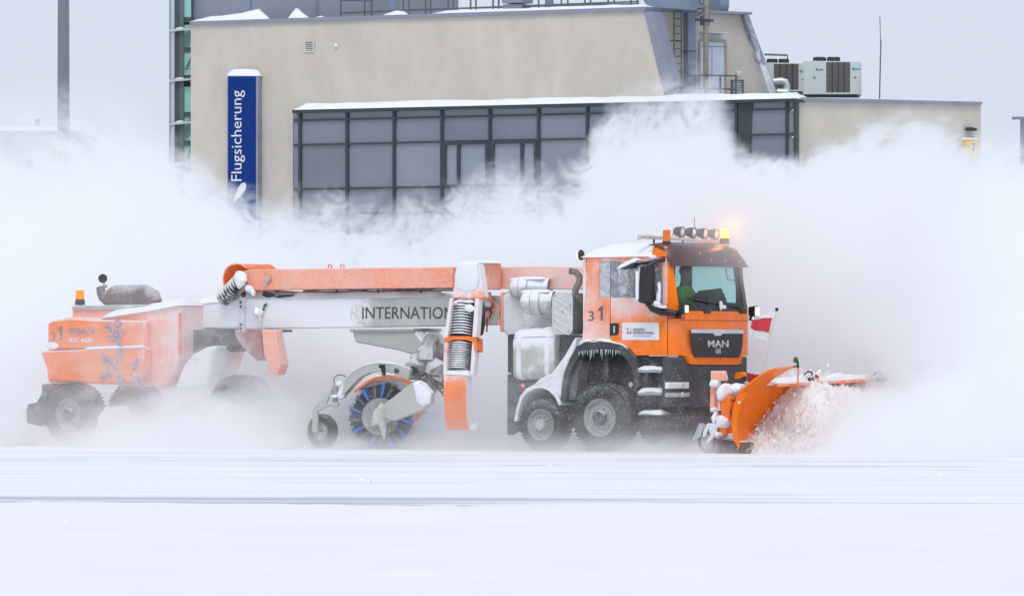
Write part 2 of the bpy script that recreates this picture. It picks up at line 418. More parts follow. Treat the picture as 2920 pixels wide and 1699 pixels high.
M_DTEAL = mat('dark_teal_frame', (.055, .085, .09), .5)
M_PALE = mat('pale_aluminium', (.50, .58, .63), .45, var=.05)
M_DOOR = mat('pale_steel_door', (.60, .67, .76), .5, var=.03)
M_GALV = mat('galvanised_steel', (.12, .15, .17), .5, metal=.2, var=.12)
M_DUCT = mat('blue_grey_duct', (.22, .28, .36), .45, metal=.2, var=.12, vs=2)
M_POLE = mat('weathered_pole', (.27, .26, .235), .7, var=.2, vs=4)
M_BLUE = mat('sign_blue', (.003, .034, .20), .6, var=.05, spec=.15)
M_ACW = mat('ac_cabinet', (.62, .68, .66), .5, var=.03)
M_ACG = mat('ac_grille', (.13, .115, .11), .7, var=.3, vs=9, streak=(1, 1, 4))
M_FAN = mat('fan_black', (.03, .03, .032), .6, rime=.1, up=.4, rs=4)
M_YEL = mat('sign_yellow', (.72, .47, .03), .5)

PA = Plane(544, 227, 1892, 217.6)          # main rendered wall
PB = Plane(1858, 219.2, 2150, 222.2)       # recessed gable wall with the door
PG = Plane(834, 223.5, 2270, 215.5)        # glazed bay standing in front of it
PC = Plane(2270, 216.0, 2798, 220.7)       # low wing that recedes to the right
bld = bpy.data.objects.new('airport_building', None); COL.objects.link(bld); bld.location = (0, 0, 0)
tag(bld, 'beige rendered airport building with dark glazed bay behind the snow cloud', 'building')
def b_(mb, name, m, **k): return mb.obj(name, m, bld, **k)
zt = PA.pt(1835, 28).z
mb = MB(); a, b, c, d = PA.g(544, 0), PA.pt(544, 70), PA.pt(1836, 31), PA.pt(1893, 262)
mb.prism([a, b, c, d, PA.g(1893, 0)], (-.2, 10, 0)); b_(mb, 'wall', M_RENDER)
mb = MB(); mb.prism([PB.g(1800, 0), PB.pt(1800, 30), PB.pt(2126, 42), PB.pt(2196, 275), PB.g(2196, 0)], (-.3, 10, 0)); b_(mb, 'wall', M_RENDER)
mb = MB(); mb.prism([PC.g(2270, 0), PC.pt(2270, 284), PC.pt(2797, 299), PC.g(2797, 0)], PC.n3 * -9); b_(mb, 'wall', M_RENDER)
# parapets and slanted flashings, each proud of its wall
mb = MB(); PA.poly([(541, 72), (541, 62), (1842, 20), (1838, 32)], 1.5, .12, mb); b_(mb, 'parapet', M_PARA)
mb = MB(); PB.poly([(1838, 31), (1838, 20), (2145, 36), (2145, 43)], 1.2, .35, mb); b_(mb, 'parapet', M_PARA)
mb = MB(); PC.poly([(2266, 288), (2266, 278), (2801, 291), (2800, 300)], 9, .15, mb); b_(mb, 'parapet', M_PARA)
mb = MB(); PA.poly([(1836, 33), (1861, 33), (1918, 244), (1892, 262)], .9, .05, mb); b_(mb, 'flashing', M_PARA)
mb = MB(); PB.poly([(2122, 44), (2134, 44), (2217, 273), (2196, 273)], 4, .25, mb)
b_(mb, 'flashing', mat('flashing_snowed', (.25, .265, .33), .5, rime=.5, rs=1.2, cov=.95, grain=.15, gx=(2, 13.5, 11.5, .25)))
mb = MB(); mb.snow([PB.pt(2136, 46, .1), PB.pt(2219, 272, .1)], PB.n3 * -1.5, .12, .3); b_(mb, 'snow_cap', M_SNOW)
# roof storey
PP = Plane(551, 229.5, 1050, 226)
mb = MB(); PP.poly([(551, 75), (551, -150), (1050, -150), (1050, 75)], 8, 0, mb); b_(mb, 'penthouse', M_CLAD)
for u in (551, 712, 716, 901, 906, 1050):
    mb = MB(); PP.poly([(u - 1.2, 70), (u - 1.2, -150), (u + 1.2, -150), (u + 1.2, 70)], .05, .03, mb); b_(mb, 'panel_joint', M_DUCT)
def drift(px, depth, plane, off, base):
    mb = MB(); n = len(px)
    rows = []
    for t in (0, .12, .35, .65, 1):
        g = math.sin(math.pi * min(1, .12 + t * .88) ** .8) if 0 < t < 1 else 0
        rows.append([plane.pt(u, base(u) + (v - base(u)) * (g if t not in (0, 1) else 0), off - depth * t) for u, v in px])
    vs = [p for r in rows for p in r]
    mb.add(vs, [[i * n + k, i * n + k + 1, (i + 1) * n + k + 1, (i + 1) * n + k] for i in range(4) for k in range(n - 1)])
    return mb
para = lambda u: 63 - (u - 544) * .0325
b_(drift([(543, 62), (560, 57), (603, 47), (630, 46), (657, 42), (690, 38), (708, 33), (725, 29), (739, 26), (750, 36), (768, 53)], 2.0, PA, -.05, para), 'snow_drift', M_SNOW)
b_(drift([(822, 52), (832, 38), (844, 24), (852, 26), (864, 38), (881, 51)], 1.6, PA, -.05, para), 'snow_drift', M_SNOW)
b_(drift([(900, 50), (915, 46), (930, 51)], .8, PA, -.05, para), 'snow_drift', M_SNOW)
b_(drift([(1090, 45), (1110, 37), (1130, 31), (1150, 33), (1165, 42)], 1.2, PA, -.05, para), 'snow_drift', M_SNOW)
mb = MB(); mb.snow([PA.pt(1230, 40), PA.pt(1835, 20)], PA.n3 * -2, .14, .5, seed=4); b_(mb, 'snow_cap', M_SNOW)
# small vent and louvre on the walls
def louvre(plane, u0, u1, v0, v1, n, fm, sm, off=.06):
    mb = MB(); w = (u1 - u0) * .13
    for q in ([(u0, v0), (u0 + w, v0), (u0 + w, v1), (u0, v1)], [(u1 - w, v0), (u1, v0), (u1, v1), (u1 - w, v1)],
              [(u0 + w, v0), (u1 - w, v0), (u1 - w, v0 + w), (u0 + w, v0 + w)], [(u0 + w, v1 - w), (u1 - w, v1 - w), (u1 - w, v1), (u0 + w, v1)]):
        plane.poly(q, off - .004, off, mb)
    f = b_(mb, 'vent', fm)
    mb = MB(); plane.poly([(u0 + w, v0 + w), (u1 - w, v0 + w), (u1 - w, v1 - w), (u0 + w, v1 - w)], .01, .012, mb); mb.obj('recess', M_BLACK, f)
    for k in range(n):
        va = v0 + w + (v1 - v0 - 2 * w) * (k + .15) / n; vb = va + (v1 - v0 - 2 * w) / n * .5
        mb = MB(); mb.prism([plane.pt(u0 + w, vb, off), plane.pt(u1 - w, vb, off), plane.pt(u1 - w, va, .02), plane.pt(u0 + w, va, .02)], (0, 0, .015)); mb.obj('slat', sm, f)
M_CREAM = mat('cream_vent', (.62, .60, .54), .6)
louvre(PA, 867, 895, 114, 149, 5, M_CREAM, M_CREAM)
louvre(PB, 2086, 2121, 228, 274, 8, M_GALV, mat('louvre_slat', (.45, .47, .48), .5, up=.5))
p = PA.pt(960, 130, 0); mb = MB(); mb.rev(p, PA.n3, [(0, .085), (.05, .085), (.1, .06), (.12, 0)], 16)
tag(mb.obj('wall_lamp', M_INKW), 'small white round lamp on the beige wall right of the vent', 'lamp')
# ---- glazed bay
def lv(u, l, r):                                        # row of a horizontal that runs from (834, l) to (2242, r)
    return l + (r - l) * (u - 834) / (2242 - 834)
ROWS = [(318, 286), (344, 311), (414, 383), (540, 516), (611, 590), (700, 686), (800, 792)]
COLS = [838, 853.5, 988, 1122, 1258, 1395, 1534, 1673, 1814, 1955, 2098, 2242, 2266]
mb = MB(); zc = PG.pt(834, 316).z
mb.prism([PG.g(836, 0, -.15), PG.g(836, zc, -.15), PG.g(2268, zc, -.15), PG.g(2268, 0, -.15)], PG.n3 * -4); b_(mb, 'bay_core', M_DTEAL)
for i in range(len(COLS) - 1):
    for j in range(len(ROWS) - 1):
        if j == 2 and i in (4, 5): continue
        q = [(COLS[i], lv(COLS[i], *ROWS[j])), (COLS[i + 1], lv(COLS[i + 1], *ROWS[j])), (COLS[i + 1], lv(COLS[i + 1], *ROWS[j + 1])), (COLS[i], lv(COLS[i], *ROWS[j + 1]))]
        mb = MB(); PG.poly(q, .03, -.06 - .006 * random.random(), mb); b_(mb, 'window_pane', random.choice((M_PANE, M_PANE, M_PANE3, M_PANE4)), smooth=False)
for u in COLS[1:]:
    w = 3.4; mb = MB(); PG.poly([(u - w, lv(u, 318, 286)), (u + w, lv(u, 318, 286)), (u + w, lv(u, 820, 815)), (u - w, lv(u, 820, 815))], .14, .06, mb); b_(mb, 'mullion', M_MULL)
for j, (l, r) in enumerate(ROWS[1:]):
    w = 2.6; mb = MB(); PG.poly([(836, l - w), (2268, lv(2268, l, r) - w), (2268, lv(2268, l, r) + w), (836, l + w)], .10, .035, mb); b_(mb, 'transom', M_MULL)
mb = MB(); PG.poly([(833, 323), (833, 314), (2270, 281), (2270, 290)], 1.9, .22, mb); b_(mb, 'canopy', M_MULL)
for (ua, ub, um) in ((1258, 1395, 1306), (1395, 1534, 1487)):   # two windows with heavy frames and a side light each
    va, vb = lv(ua, 414, 383), lv(ua, 540, 516)
    mb = MB()
    for q in ([(ua + 4, va), (ua + 12, va), (ua + 12, vb), (ua + 4, vb)], [(ub - 12, va), (ub - 4, va), (ub - 4, vb), (ub - 12, vb)],
              [(ua + 12, va), (ub - 12, va - 2), (ub - 12, va + 7), (ua + 12, va + 9)], [(ua + 12, vb - 7), (ub - 12, vb - 9), (ub - 12, vb), (ua + 12, vb)],
              [(um - 4, va + 9), (um + 4, va + 9), (um + 4, vb - 7), (um - 4, vb - 7)]):
        PG.poly(q, .16, .085, mb)
    f = b_(mb, 'window_frame', M_MULL)
    for (pa, pb) in ((ua + 12, um - 4), (um + 4, ub - 12)):
        mb = MB(); PG.poly([(pa, va + 8), (pb, va + 7), (pb, vb - 7), (pa, vb - 7)], .03, -.03, mb); mb.obj('window_pane', M_PANE2, f, smooth=False)
mb = MB()                                                # dark curved strip before the glass of the last bay
pts0 = [PG.pt(2105 + 4 * math.sin(k / 9 * 1.4), 292 + k * 20, -.02) for k in range(10)]; pts1 = [PG.pt(2146 - 5 * math.sin(k / 9 * 2.2), 290 + k * 20, -.02) for k in range(10)]
mb.add([p + PG.n3 * .04 for p in pts0] + [p + PG.n3 * .04 for p in pts1], [[i, i + 1, 11 + i, 10 + i] for i in range(9)])
b_(mb, 'dark_strip', M_MULL)
mb = MB(); pa, pb = PG.pt(836, 314, .25), PG.pt(2268, 281, .25)
mb.snow([pa, pb], PG.n3 * -1.6, .27, .35, nw=8, rough=.22, seed=2); b_(mb, 'snow_cap', M_SNOW)
for v in (316, 393):
    p = PG.pt(2256, v, .05); mb = MB(); mb.snow([p, PG.pt(2268, v - 1, .05)], PG.n3 * -.12, .06, .05); b_(mb, 'snow_cap', M_SNOW)
# ---- gable door
mb = MB(); PB.poly([(1996, 112), (2072, 115), (2072, 122), (1996, 119)], .12, .06, mb)
PB.poly([(2067, 122), (2073, 122), (2073, 276), (2067, 276)], .12, .06, mb); PB.poly([(1994, 119), (1999, 119), (1999, 276), (1994, 276)], .12, .06, mb)
dr = b_(mb, 'door_frame', mat('frame_beige', (.40, .35, .30), .8))
mb = MB(); PB.poly([(1999, 134), (2029.5, 134.5), (2029.5, 276), (1999, 276)], .04, .03, mb); b_(mb, 'door', M_DOOR)
mb = MB(); PB.poly([(2031, 134.5), (2067, 135), (2067, 276), (2031, 276)], .04, .03, mb); b_(mb, 'door', M_DOOR)
mb = MB(); PB.poly([(1999, 119), (2067, 122), (2067, 133.5), (1999, 132.5)], .04, .03, mb); b_(mb, 'transom_panel', M_DOOR)
mb = MB(); PB.poly([(1999, 132), (2067, 133), (2067, 135), (1999, 134)], .02, .012, mb); PB.poly([(2029, 134), (2031.5, 134), (2031.5, 276), (2029, 276)], .02, .012, mb); b_(mb, 'door_gap', M_BLACK)
mb = MB(); PB.poly([(2016, 91), (2078, 94), (2078, 97), (2016, 94)], .5, .5, mb); b_(mb, 'door_hood', M_PALE)
# ---- glass stair tower at the left
PT = Plane(480, 229.0, 548, 229.0)
mb = MB(); PT.poly([(498, 1000), (498, -160), (560, -160), (560, 1000)], 5, -.5, mb); tw = b_(mb, 'stair_tower', M_DTEAL)
def t_(q, name, m, off, th=.08):
    mb = MB(); PT.poly(q, th, off, mb); return mb.obj(name, m, tw)
zz = [(-160, -60), (-58, 50), (72, 136), (150, 215), (248, 320), (334, 402), (412, 480), (490, 560)]
for va, vb in zz: t_([(525, va), (545, va), (545, vb), (525, vb)], 'window_pane', M_TEAL, .02, .04)
for va in (-59, 51, 137, 216, 321, 403, 481): t_([(522, va), (546, va), (546, va + 13), (522, va + 13)], 'floor_slab', M_DTEAL, .07)
for (va, vb) in ((86, 130), (345, 395)):
    for k in range(7):
        t_([(526, va + 6 + k * 7 + 8), (526, va + 6 + k * 7 + 10), (544, va + k * 7 - 8), (544, va + k * 7 - 10)], 'handrail', M_GALV, .09, .03)
for va in (158, 418):
    for k in range(4): t_([(527 + k * 4, va + 40 - k * 9), (527 + k * 4, va + 38 - k * 9), (532 + k * 4, va + 38 - k * 9), (532 + k * 4, va + 30 - k * 9), (534 + k * 4, va + 30 - k * 9), (534 + k * 4, va + 40 - k * 9)], 'stair_step', M_DTEAL, .09, .05)
t_([(511, 900), (511, -160), (524, -160), (524, 900)], 'column', mat('tower_column', (.10, .135, .145), .5), .12)
t_([(499, 900), (499, -160), (510, -160), (510, 900)], 'column', mat('tower_column_dark', (.06, .09, .095), .5), .10)
t_([(484.5, 900), (484.5, -160), (496, -160), (496, 900)], 'glass_fin', M_PALE, .25, .3)
t_([(483, 900), (483, -160), (485, -160), (485, 900)], 'fin_edge', M_DTEAL, .3, .1)
for v in (-80, 86, 229, 352, 470):
    t_([(484, v + 6), (484, v), (497, v - 2), (546, v - 6), (546, v), (497, v + 4)], 'rail', M_PALE, .32, .12)
    mb = MB(); mb.snow([PT.pt(498, v - 2, .3), PT.pt(526, v - 5, .3)], PT.n3 * -.25, .06, .08); mb.obj('snow_cap', M_SNOW, tw)

# ---- things standing on or hanging from the building
sg = bpy.data.objects.new('wall_sign', None); COL.objects.link(sg); tag(sg, 'tall blue sign with white upright lettering and a snow cap', 'sign')
mb = MB(); PA.poly([(647, 216), (735, 216), (735, 700), (647, 700)], .3, .36, mb); mb.obj('sign_box', mat('sign_edge', (.32, .35, .42), .4, metal=.3), sg, bevel=.02)
mb = MB(); PA.poly([(650, 219), (729, 219), (729, 697), (650, 697)], .02, .385, mb); mb.obj('sign_face', M_BLUE, sg)
a = PA.pt(698.5, 516, .39); bt = PA.pt(698.5, 258, .39); w = (PA.pt(708, 400, .39) - PA.pt(669, 400, .39)).length
text('Flugsicherung', a, (0, 0, 1), -PA.d3, bt.z - a.z, w, M_INKW, sg, bold=-.003)
mb = MB(); PA.poly([(690, 522), (698, 521), (702, 528), (700, 540), (692, 553), (680, 566), (664, 580), (667, 564), (675, 546), (682, 531)], .01, .395, mb); mb.obj('emblem', M_INKW, sg)
# text runs upward: its foot line (descenders) lies to the right
mb = MB(); mb.snow([PA.pt(646, 217, .38), PA.pt(737, 217, .38)], PA.n3 * -.36, .27, .07, nw=8, rough=.12); mb.obj('snow_cap', M_SNOW, sg)

def rail_thing(name, label, plane, posts, rails, v_bot, r, m, off):
    t = bpy.data.objects.new(name, None); COL.objects.link(t); tag(t, label, 'railing')
    for (u, vt, vb) in posts:
        mb = MB(); mb.tube([plane.pt(u, vb, off), plane.pt(u, vt, off)], r, 8); mb.obj('post', m, t)
    for (ua, va, ub, vb) in rails:
        mb = MB(); mb.tube([plane.pt(ua, va, off), plane.pt(ub, vb, off)], r * .9, 8); mb.obj('rail', m, t)
    return t
pv = lambda u: 62 - (u - 544) * .0325
posts = [(u, -60, pv(u) + 6) for u in (972, 1040, 1060, 1150, 1166, 1214, 1228, 1278, 1293, 1342, 1357, 1406, 1422, 1489, 1536, 1601, 1619, 1668, 1684, 1734, 1751, 1799, 1818)]
rail_thing('roof_railing', 'long thin dark roof railing running along the parapet', PA, posts,
           [(972, 2, 1062, 3), (972, 38, 1062, 34), (1066, 34, 1822, 5), (1066, -30, 1822, -45), (1160, 29, 1822, 11)], 60, .035, M_GALV, -1.0)
rail_thing('balcony_railing', 'grey steel railing in front of the pale gable door', PB,
           [(1917, 214, 275), (1983, 214, 275), (2054, 216, 276), (2099, 217, 276)], [(1915, 214, 2101, 217), (1983, 253, 2099, 255)], 275, .035, M_GALV, 1.1)
p = PB.pt(2106, 217, 1.05); mb = MB(); mb.rev(p, (0, 0, 1), [(-.1, .03), (-.02, .04), (0, .12), (.12, .13), (.16, .1), (.2, 0)], 14)
tag(mb.obj('obstruction_lamp', M_CREAM), 'small round lamp with snow on the balcony railing end', 'lamp')
ld = bpy.data.objects.new('roof_ladder', None); COL.objects.link(ld); tag(ld, 'narrow steel ladder fixed up the gable wall beside the flue', 'ladder')
for u in (1922.5, 1943):
    mb = MB(); mb.tube([PB.pt(u, 262, .35), PB.pt(u, -60, .35)], .032, 8); mb.obj('side_rail', M_GALV, ld)
for k in range(15):
    v = -52 + k * 21.3; mb = MB(); mb.tube([PB.pt(1922.5, v, .35), PB.pt(1943, v, .35)], .022, 6); mb.obj('rung', M_GALV, ld)
for u in (1907, 1928):
    mb = MB(); mb.bar(PB.pt(u, 117, .4), PB.pt(u + 14, 116, .4), .05, .05); mb.obj('bracket', M_DARK, ld)
fl = bpy.data.objects.new('flue_duct', None); COL.objects.link(fl); tag(fl, 'square blue-grey flue duct standing up the gable wall', 'duct')
mb = MB(); PB.poly([(1963, 262), (1963, 24), (1985, 25), (1985, 262)], .3, .32, mb); mb.obj('duct_shaft', M_DUCT, fl, bevel=.01)
mb = MB(); PB.poly([(1962, 147), (1962, 145), (1986, 145), (1986, 147)], .34, .34, mb); mb.obj('duct_joint', M_GALV, fl)
mb = MB(); PB.poly([(1955, -40), (1950, -10), (1978, 25), (2012, 26), (2012, -40)], 1.3, .1, mb); mb.obj('duct_head', M_DUCT, fl, bevel=.02)
mb = MB(); c = PB.pt(2020, 10, -1.2)
mb.rev(c, PB.d3, [(0, 0), (0, .75), (.45, .75), (.55, .62), (.57, 0)], 24); f = tag(mb.obj('roof_ventilator', M_DUCT), 'dark rounded roof ventilator above the gable door', 'ventilator')
f.location.z = .0
hv = MB(); PA.poly([(1832, -40), (1832, 0), (1850, 26), (1940, 28), (1940, -40)], 1.6, -1.2, hv)
tag(hv.obj('roof_hood', M_DUCT, bevel=.04), 'large sloping grey ventilation hood by the ladder top', 'ventilator')
cb = bpy.data.objects.new('roof_chimney', None); COL.objects.link(cb); tag(cb, 'short square grey chimney rising behind the roof railing', 'chimney')
mb = MB(); PA.poly([(1434, 40), (1434, 14), (1487, 12), (1487, 40)], .8, -.8, mb); mb.obj('base', M_CLAD, cb)
mb = MB(); PA.poly([(1431, 10), (1431, -40), (1490, -40), (1490, 8)], .9, -.7, mb); mb.obj('shaft', M_CLAD, cb)
mb = MB(); PA.poly([(1104, 44), (1104, -50), (1126, -50), (1126, 43)], .4, -1.2, mb)
tag(mb.obj('exhaust_stack', M_DUCT, bevel=.03), 'dark upright exhaust stack on the roof beside the railing', 'chimney')
mb = MB(); PA.poly([(1553, 28), (1553, -50), (1570, -50), (1570, 27)], .3, -1.2, mb)
tag(mb.obj('vent_pipe', M_DUCT, bevel=.03), 'thin grey vent pipe right of the square roof chimney', 'pipe')
ms = bpy.data.objects.new('steel_mast', None); COL.objects.link(ms); tag(ms, 'weathered round mast with a dark cross bar before the gable door', 'mast')
mb = MB(); mb.tube([PB.pt(2013, 276, .9), PB.pt(2013, -60, .9)], .105, 14); mb.obj('pole', M_POLE, ms)
mb = MB(); mb.bar(PB.pt(1984, 57, 1.02), PB.pt(2032, 60, 1.02), .1, .09); mb.obj('cross_bar', M_DARK, ms)
mb = MB(); PB.poly([(2001, 46), (2024, 44), (2024, 74), (2001, 73)], .12, .88, mb); mb.obj('clamp', M_GALV, ms, bevel=.01)
mb = MB(); mb.tube([PB.pt(2009, 20, 1.05), PB.pt(2003, 34, 1.05), PB.pt(1994, 42, 1.0), PB.pt(1984, 47, .9)], .018, 6); mb.obj('cable', M_BLACK, ms)
mb = MB(); mb.tube([PB.pt(1996, -20, .6), PB.pt(1994, 6, .6), PB.pt(1999, 14, .6), PB.pt(2006, 10, .7)], .018, 6); mb.obj('cable', M_BLACK, ms)
PU = Plane(2180, 223.4, 2460, 222.9)
def ac_unit(name, label, u0, u1, us, v0, v1, off, fan):
    t = bpy.data.objects.new(name, None); COL.objects.link(t); tag(t, label, 'air conditioner', group='air conditioning units on the low roof')
    mb = MB(); PU.poly([(u0, v1), (u0, v0), (u1, v0 + 2), (u1, v1)], 1.5, off, mb); mb.obj('cabinet', M_ACW, t, bevel=.02)
    mb = MB(); PU.poly([(us[0], v1 - 7), (us[0], v0 + 4), (us[1], v0 + 4), (us[1], v1 - 7)], .02, off + .016, mb); g = mb.obj('grille', M_ACG, t)
    for k in range(1, 4):
        u = us[0] + (us[1] - us[0]) * k / 4; mb = MB(); PU.poly([(u - .8, v1 - 6), (u - .8, v0 + 3), (u + .8, v0 + 3), (u + .8, v1 - 6)], .03, off + .035, mb); mb.obj('grille_bar', M_BLACK, g)
    for (ua, ub) in fan:
        c = (PU.pt(ua, v0 + 2, off - 1.0) + PU.pt(ub, v0 + 2, off - 1.0)) / 2; r = (PU.pt(ua, v0, off - 1) - PU.pt(ub, v0, off - 1)).length / 2
        mb = MB(); mb.rev(c, (0, 0, 1), [(0, r), (.14, r), (.17, r * .92), (.1, r * .85), (.1, 0)], 20); mb.obj('fan', M_FAN, t)
    mb = MB(); PU.poly([(u0 + 2, v1 + 3), (u0 + 2, v1 + .5), (u1 - 6, v1 + 1), (u1 - 6, v1 + 4)], 1.8, off - .05, mb); mb.obj('plinth', M_DARK, t)
    for (ua, va) in (((us[0] - 28 if us[0] - u0 > 40 else us[1] + 5), v0 + 20),) + (((us[1] + 8, v0 + 19),) if us[0] - u0 > 40 else ()):
        mb = MB(); c = PU.pt(ua, va + 5, off + .012); mb.rev(c, PU.n3, [(0, .06), (.012, .055), (.012, 0)], 14, 1.0, 4.6)
        for k in range(4): PU.poly([(ua + 6 + k * 3.6, va + 7), (ua + 6 + k * 3.6, va + 3), (ua + 8.6 + k * 3.6, va + 3), (ua + 8.6 + k * 3.6, va + 7)], .01, off + .014, mb)
        mb.obj('emblem', mat('emblem_blue', (.09, .24, .42), .4), t)
    for ua in (us[0] - 38, us[1] + 10):
        if u0 < ua < u1: mb = MB(); PU.poly([(ua, v0 + 48), (ua, v0 + 46), (ua + 8, v0 + 46), (ua + 8, v0 + 48)], .04, off + .03, mb); mb.obj('handle', M_BLACK, t)
    return t
ac_unit('rooftop_air_conditioner', 'pale rooftop air conditioner with wide front panel, nearer the antenna', 2290, 2449, (2356, 2424), 174, 270, .6, ((2318, 2356), (2358, 2396)))
ac_unit('rooftop_air_conditioner', 'pale rooftop air conditioner half hidden beside the slanted gable edge', 2188, 2292, (2207, 2277), 179, 262, -2.4, ((2186, 2218), (2220, 2250)))
mb = MB(); mb.tube([PU.pt(2206, 233, 1.2), PU.pt(2230, 231, 1.2), PU.pt(2240, 234, 1.2), PU.pt(2244, 244, 1.2), PU.pt(2244, 268, 1.2)], .13, 12)
mb.tube([PU.pt(2217, 263, 1.3), PU.pt(2246, 264, 1.3)], .14, 12)
tag(mb.obj('insulated_pipe', mat('foil_pipe', (.6, .62, .64), .35, metal=.6, up=.4)), 'silver bent pipe on the low roof before the rear unit', 'pipe')
mb = MB(); mb.tube([PU.pt(2180, 156, -1), PU.pt(2245, 158, -1), PU.pt(2246, 172, -1)], .04, 8)
tag(mb.obj('guard_rail', M_GALV), 'short steel guard rail above the rear air conditioner', 'railing')
an = bpy.data.objects.new('roof_antenna', None); COL.objects.link(an); tag(an, 'thin tall whip antenna on the low roof right of the air conditioners', 'antenna')
mb = MB(); mb.tube([PC.pt(2508, 282, -1), PC.pt(2512, 114, -1)], .026, 8); mb.obj('mast_tube', M_GALV, an)
mb = MB(); mb.tube([PC.pt(2511, 125, -1), PC.pt(2509, 48, -1)], .015, 6); mb.obj('whip', M_GALV, an)
mb = MB(); PC.poly([(2762, 370), (2768, 363), (2786, 367), (2788, 373), (2770, 374)], .3, .35, mb); mb.bar(PC.pt(2776, 367, .2), PC.pt(2776, 367, -.05), .06, .06)
tag(mb.obj('flood_lamp', M_BLACK, bevel=.01), 'black floodlight on the beige wing above the yellow sign', 'lamp')
mb = MB(); PC.poly([(2620, 360), (2622, 356), (2636, 357), (2636, 362)], .2, .25, mb); mb.bar(PC.pt(2628, 359, .2), PC.pt(2628, 359, -.05), .05, .05)
tag(mb.obj('flood_lamp', M_GALV), 'small grey lamp on the beige wing half lost in blown snow', 'lamp')
ys = bpy.data.objects.new('number_sign', None); COL.objects.link(ys); tag(ys, 'square yellow sign with dark figure under a snow cap on the wing', 'sign')
mb = MB(); PC.poly([(2749, 452), (2749, 398), (2792, 399), (2792, 452)], .25, .3, mb); mb.obj('sign_box', M_YEL, ys, bevel=.02)
mb = MB(); PC.poly([(2755, 446), (2755, 406), (2786, 407), (2786, 446)], .01, .312, mb); mb.obj('sign_face', mat('sign_pale_yellow', (.75, .58, .2), .5), ys)
ptext(PC.pt, '7', 2771, 2783, 430, 409, .316, M_BLACK, ys, bold=.02)
mb = MB(); mb.snow([PC.pt(2748, 398, .31), PC.pt(2793, 399, .31)], PC.n3 * -.28, .07, .06); mb.obj('snow_cap', M_SNOW, ys)
PD = Plane(2908, 236, 3100, 240)
mb = MB(); mb.prism([PD.g(2909, 0), PD.pt(2909, 334), PD.pt(3100, 330), PD.g(3100, 0)], (1.2, 8, 0)); gs = mb.obj('grey_block', M_PARA)
tag(gs, 'plain grey building edge cut by the frame on the far right', 'building')
mb = MB(); PD.poly([(2908.5, 341), (2908.5, 333), (3102, 329), (3102, 337)], .4, .1, mb); mb.obj('roof_edge', M_CLAD, gs)

# ---- left edge: lamp mast, stand sign, low flat building
lm = bpy.data.objects.new('light_mast', None); COL.objects.link(lm); lm.location = ((181 - UC) / FPX * 150, 150, 0)
tag(lm, 'tall grey tapering light mast rising out of the snow cloud', 'mast')
mb = MB(); mb.tube([(0, 0, 0), (0, 0, 6), (0, 0, 12), (0, 0, 16)], [.172, .168, .148, .135], 16); mb.obj('shaft', mat('mast_grey', (.17, .195, .225), .5, var=.08, vs=1), lm)
mb = MB(); mb.box((-.3, -.3, 0), (.3, .3, .25)); mb.obj('footing', M_CHAS, lm)
st = bpy.data.objects.new('stand_sign', None); COL.objects.link(st); st.location = ((160 - UC) / FPX * 149, 149, 0)
tag(st, 'small yellowish stand number sign 58 beside the tall mast', 'sign')
mb = MB(); mb.box((-.16, -.05, 6.55), (.2, .02, 7.05)); mb.obj('plate', mat('stand_plate', (.72, .48, .08), .6), st, bevel=.01)
text('58', (-.11, -.055, 6.66), (1, 0, 0), (0, 0, 1), .26, .27, M_BLACK, st)
mb = MB(); mb.bar((0.05, .02, 6.8), (.2, .9, 6.8), .06, .06); mb.obj('arm', M_GALV, st)
PL = Plane(-300, 236, 232, 236)
lb = bpy.data.objects.new('low_building', None); COL.objects.link(lb); tag(lb, 'low flat-roofed pale building fading into snow at the left edge', 'building')
mb = MB(); mb.prism([PL.g(-300, 0), PL.pt(-300, 366), PL.pt(222, 372), PL.g(222, 0)], PL.n3 * -10); mb.obj('wall', mat('shed_wall', (.62, .65, .70), .7), lb)
mb = MB(); PL.poly([(-300, 381), (-300, 372), (232, 374), (224, 382)], 10, .5, mb); mb.obj('eaves', M_CLAD, lb)
mb = MB(); mb.snow([PL.pt(-300, 372, .5), PL.pt(230, 374, .5)], PL.n3 * -8, .3, .5); mb.obj('snow_cap', M_SNOW, lb)
for q in ([(78, 560), (78, 455), (95, 455), (95, 560)], [(100, 640), (100, 510), (190, 500), (190, 640)]):
    mb = MB(); PL.poly(q, .1, .12, mb); mb.obj('window', M_MULL, lb)
for q in ([(90, 376), (90, 362), (118, 362), (118, 376)], [(100, 362), (100, 340), (110, 340), (110, 362)]):
    mb = MB(); PL.poly(q, .8, -2, mb); mb.obj('roof_vent', M_GALV, lb)

# ================================================================== PLOUGH TRUCK
YAW = math.radians(-34)
TF = Frame(1.53, 99.6, YAW); T, RR = TF.T, TF.R
tk = TF.empty('plow_truck'); tag(tk, 'orange four-wheel cab truck with snow on its roof pushing a plow', 'truck')
X0 = T(1903, 1000, 0).x
def zc(v): return T(1903, v, 0).z
def side(px, ly, th, mb=None):
    mb = mb or MB(); return mb.prism([T(u, v, ly) for u, v in px], (0, th, 0))
def front(px, lx, th, mb=None):
    mb = mb or MB(); return mb.prism([RR(u, v, lx) for u, v in px], (th, 0, 0))
def k_(mb, name, m, par=None, **kw): return mb.obj(name, m, par or tk, **kw)
XR = T(1661, 900, 0).x
ARC = [(0, 0), (.07, .015), (.13, .06), (.18, .13), (.225, .27), (.255, .5), (.275, .85), (.28, 1.25), (.275, 1.65), (.255, 2.0), (.225, 2.23), (.18, 2.37), (.13, 2.44), (.07, 2.485), (0, 2.5)]
def arc(dx, z, lo=0, hi=2.5, pad=0): return [Vector((X0 + x + dx, y, z)) for x, y in ARC if lo <= y <= hi]
mb = MB()
lowpts = arc(0, zc(1014)); mb.loft(lowpts, arc(0, zc(884)))
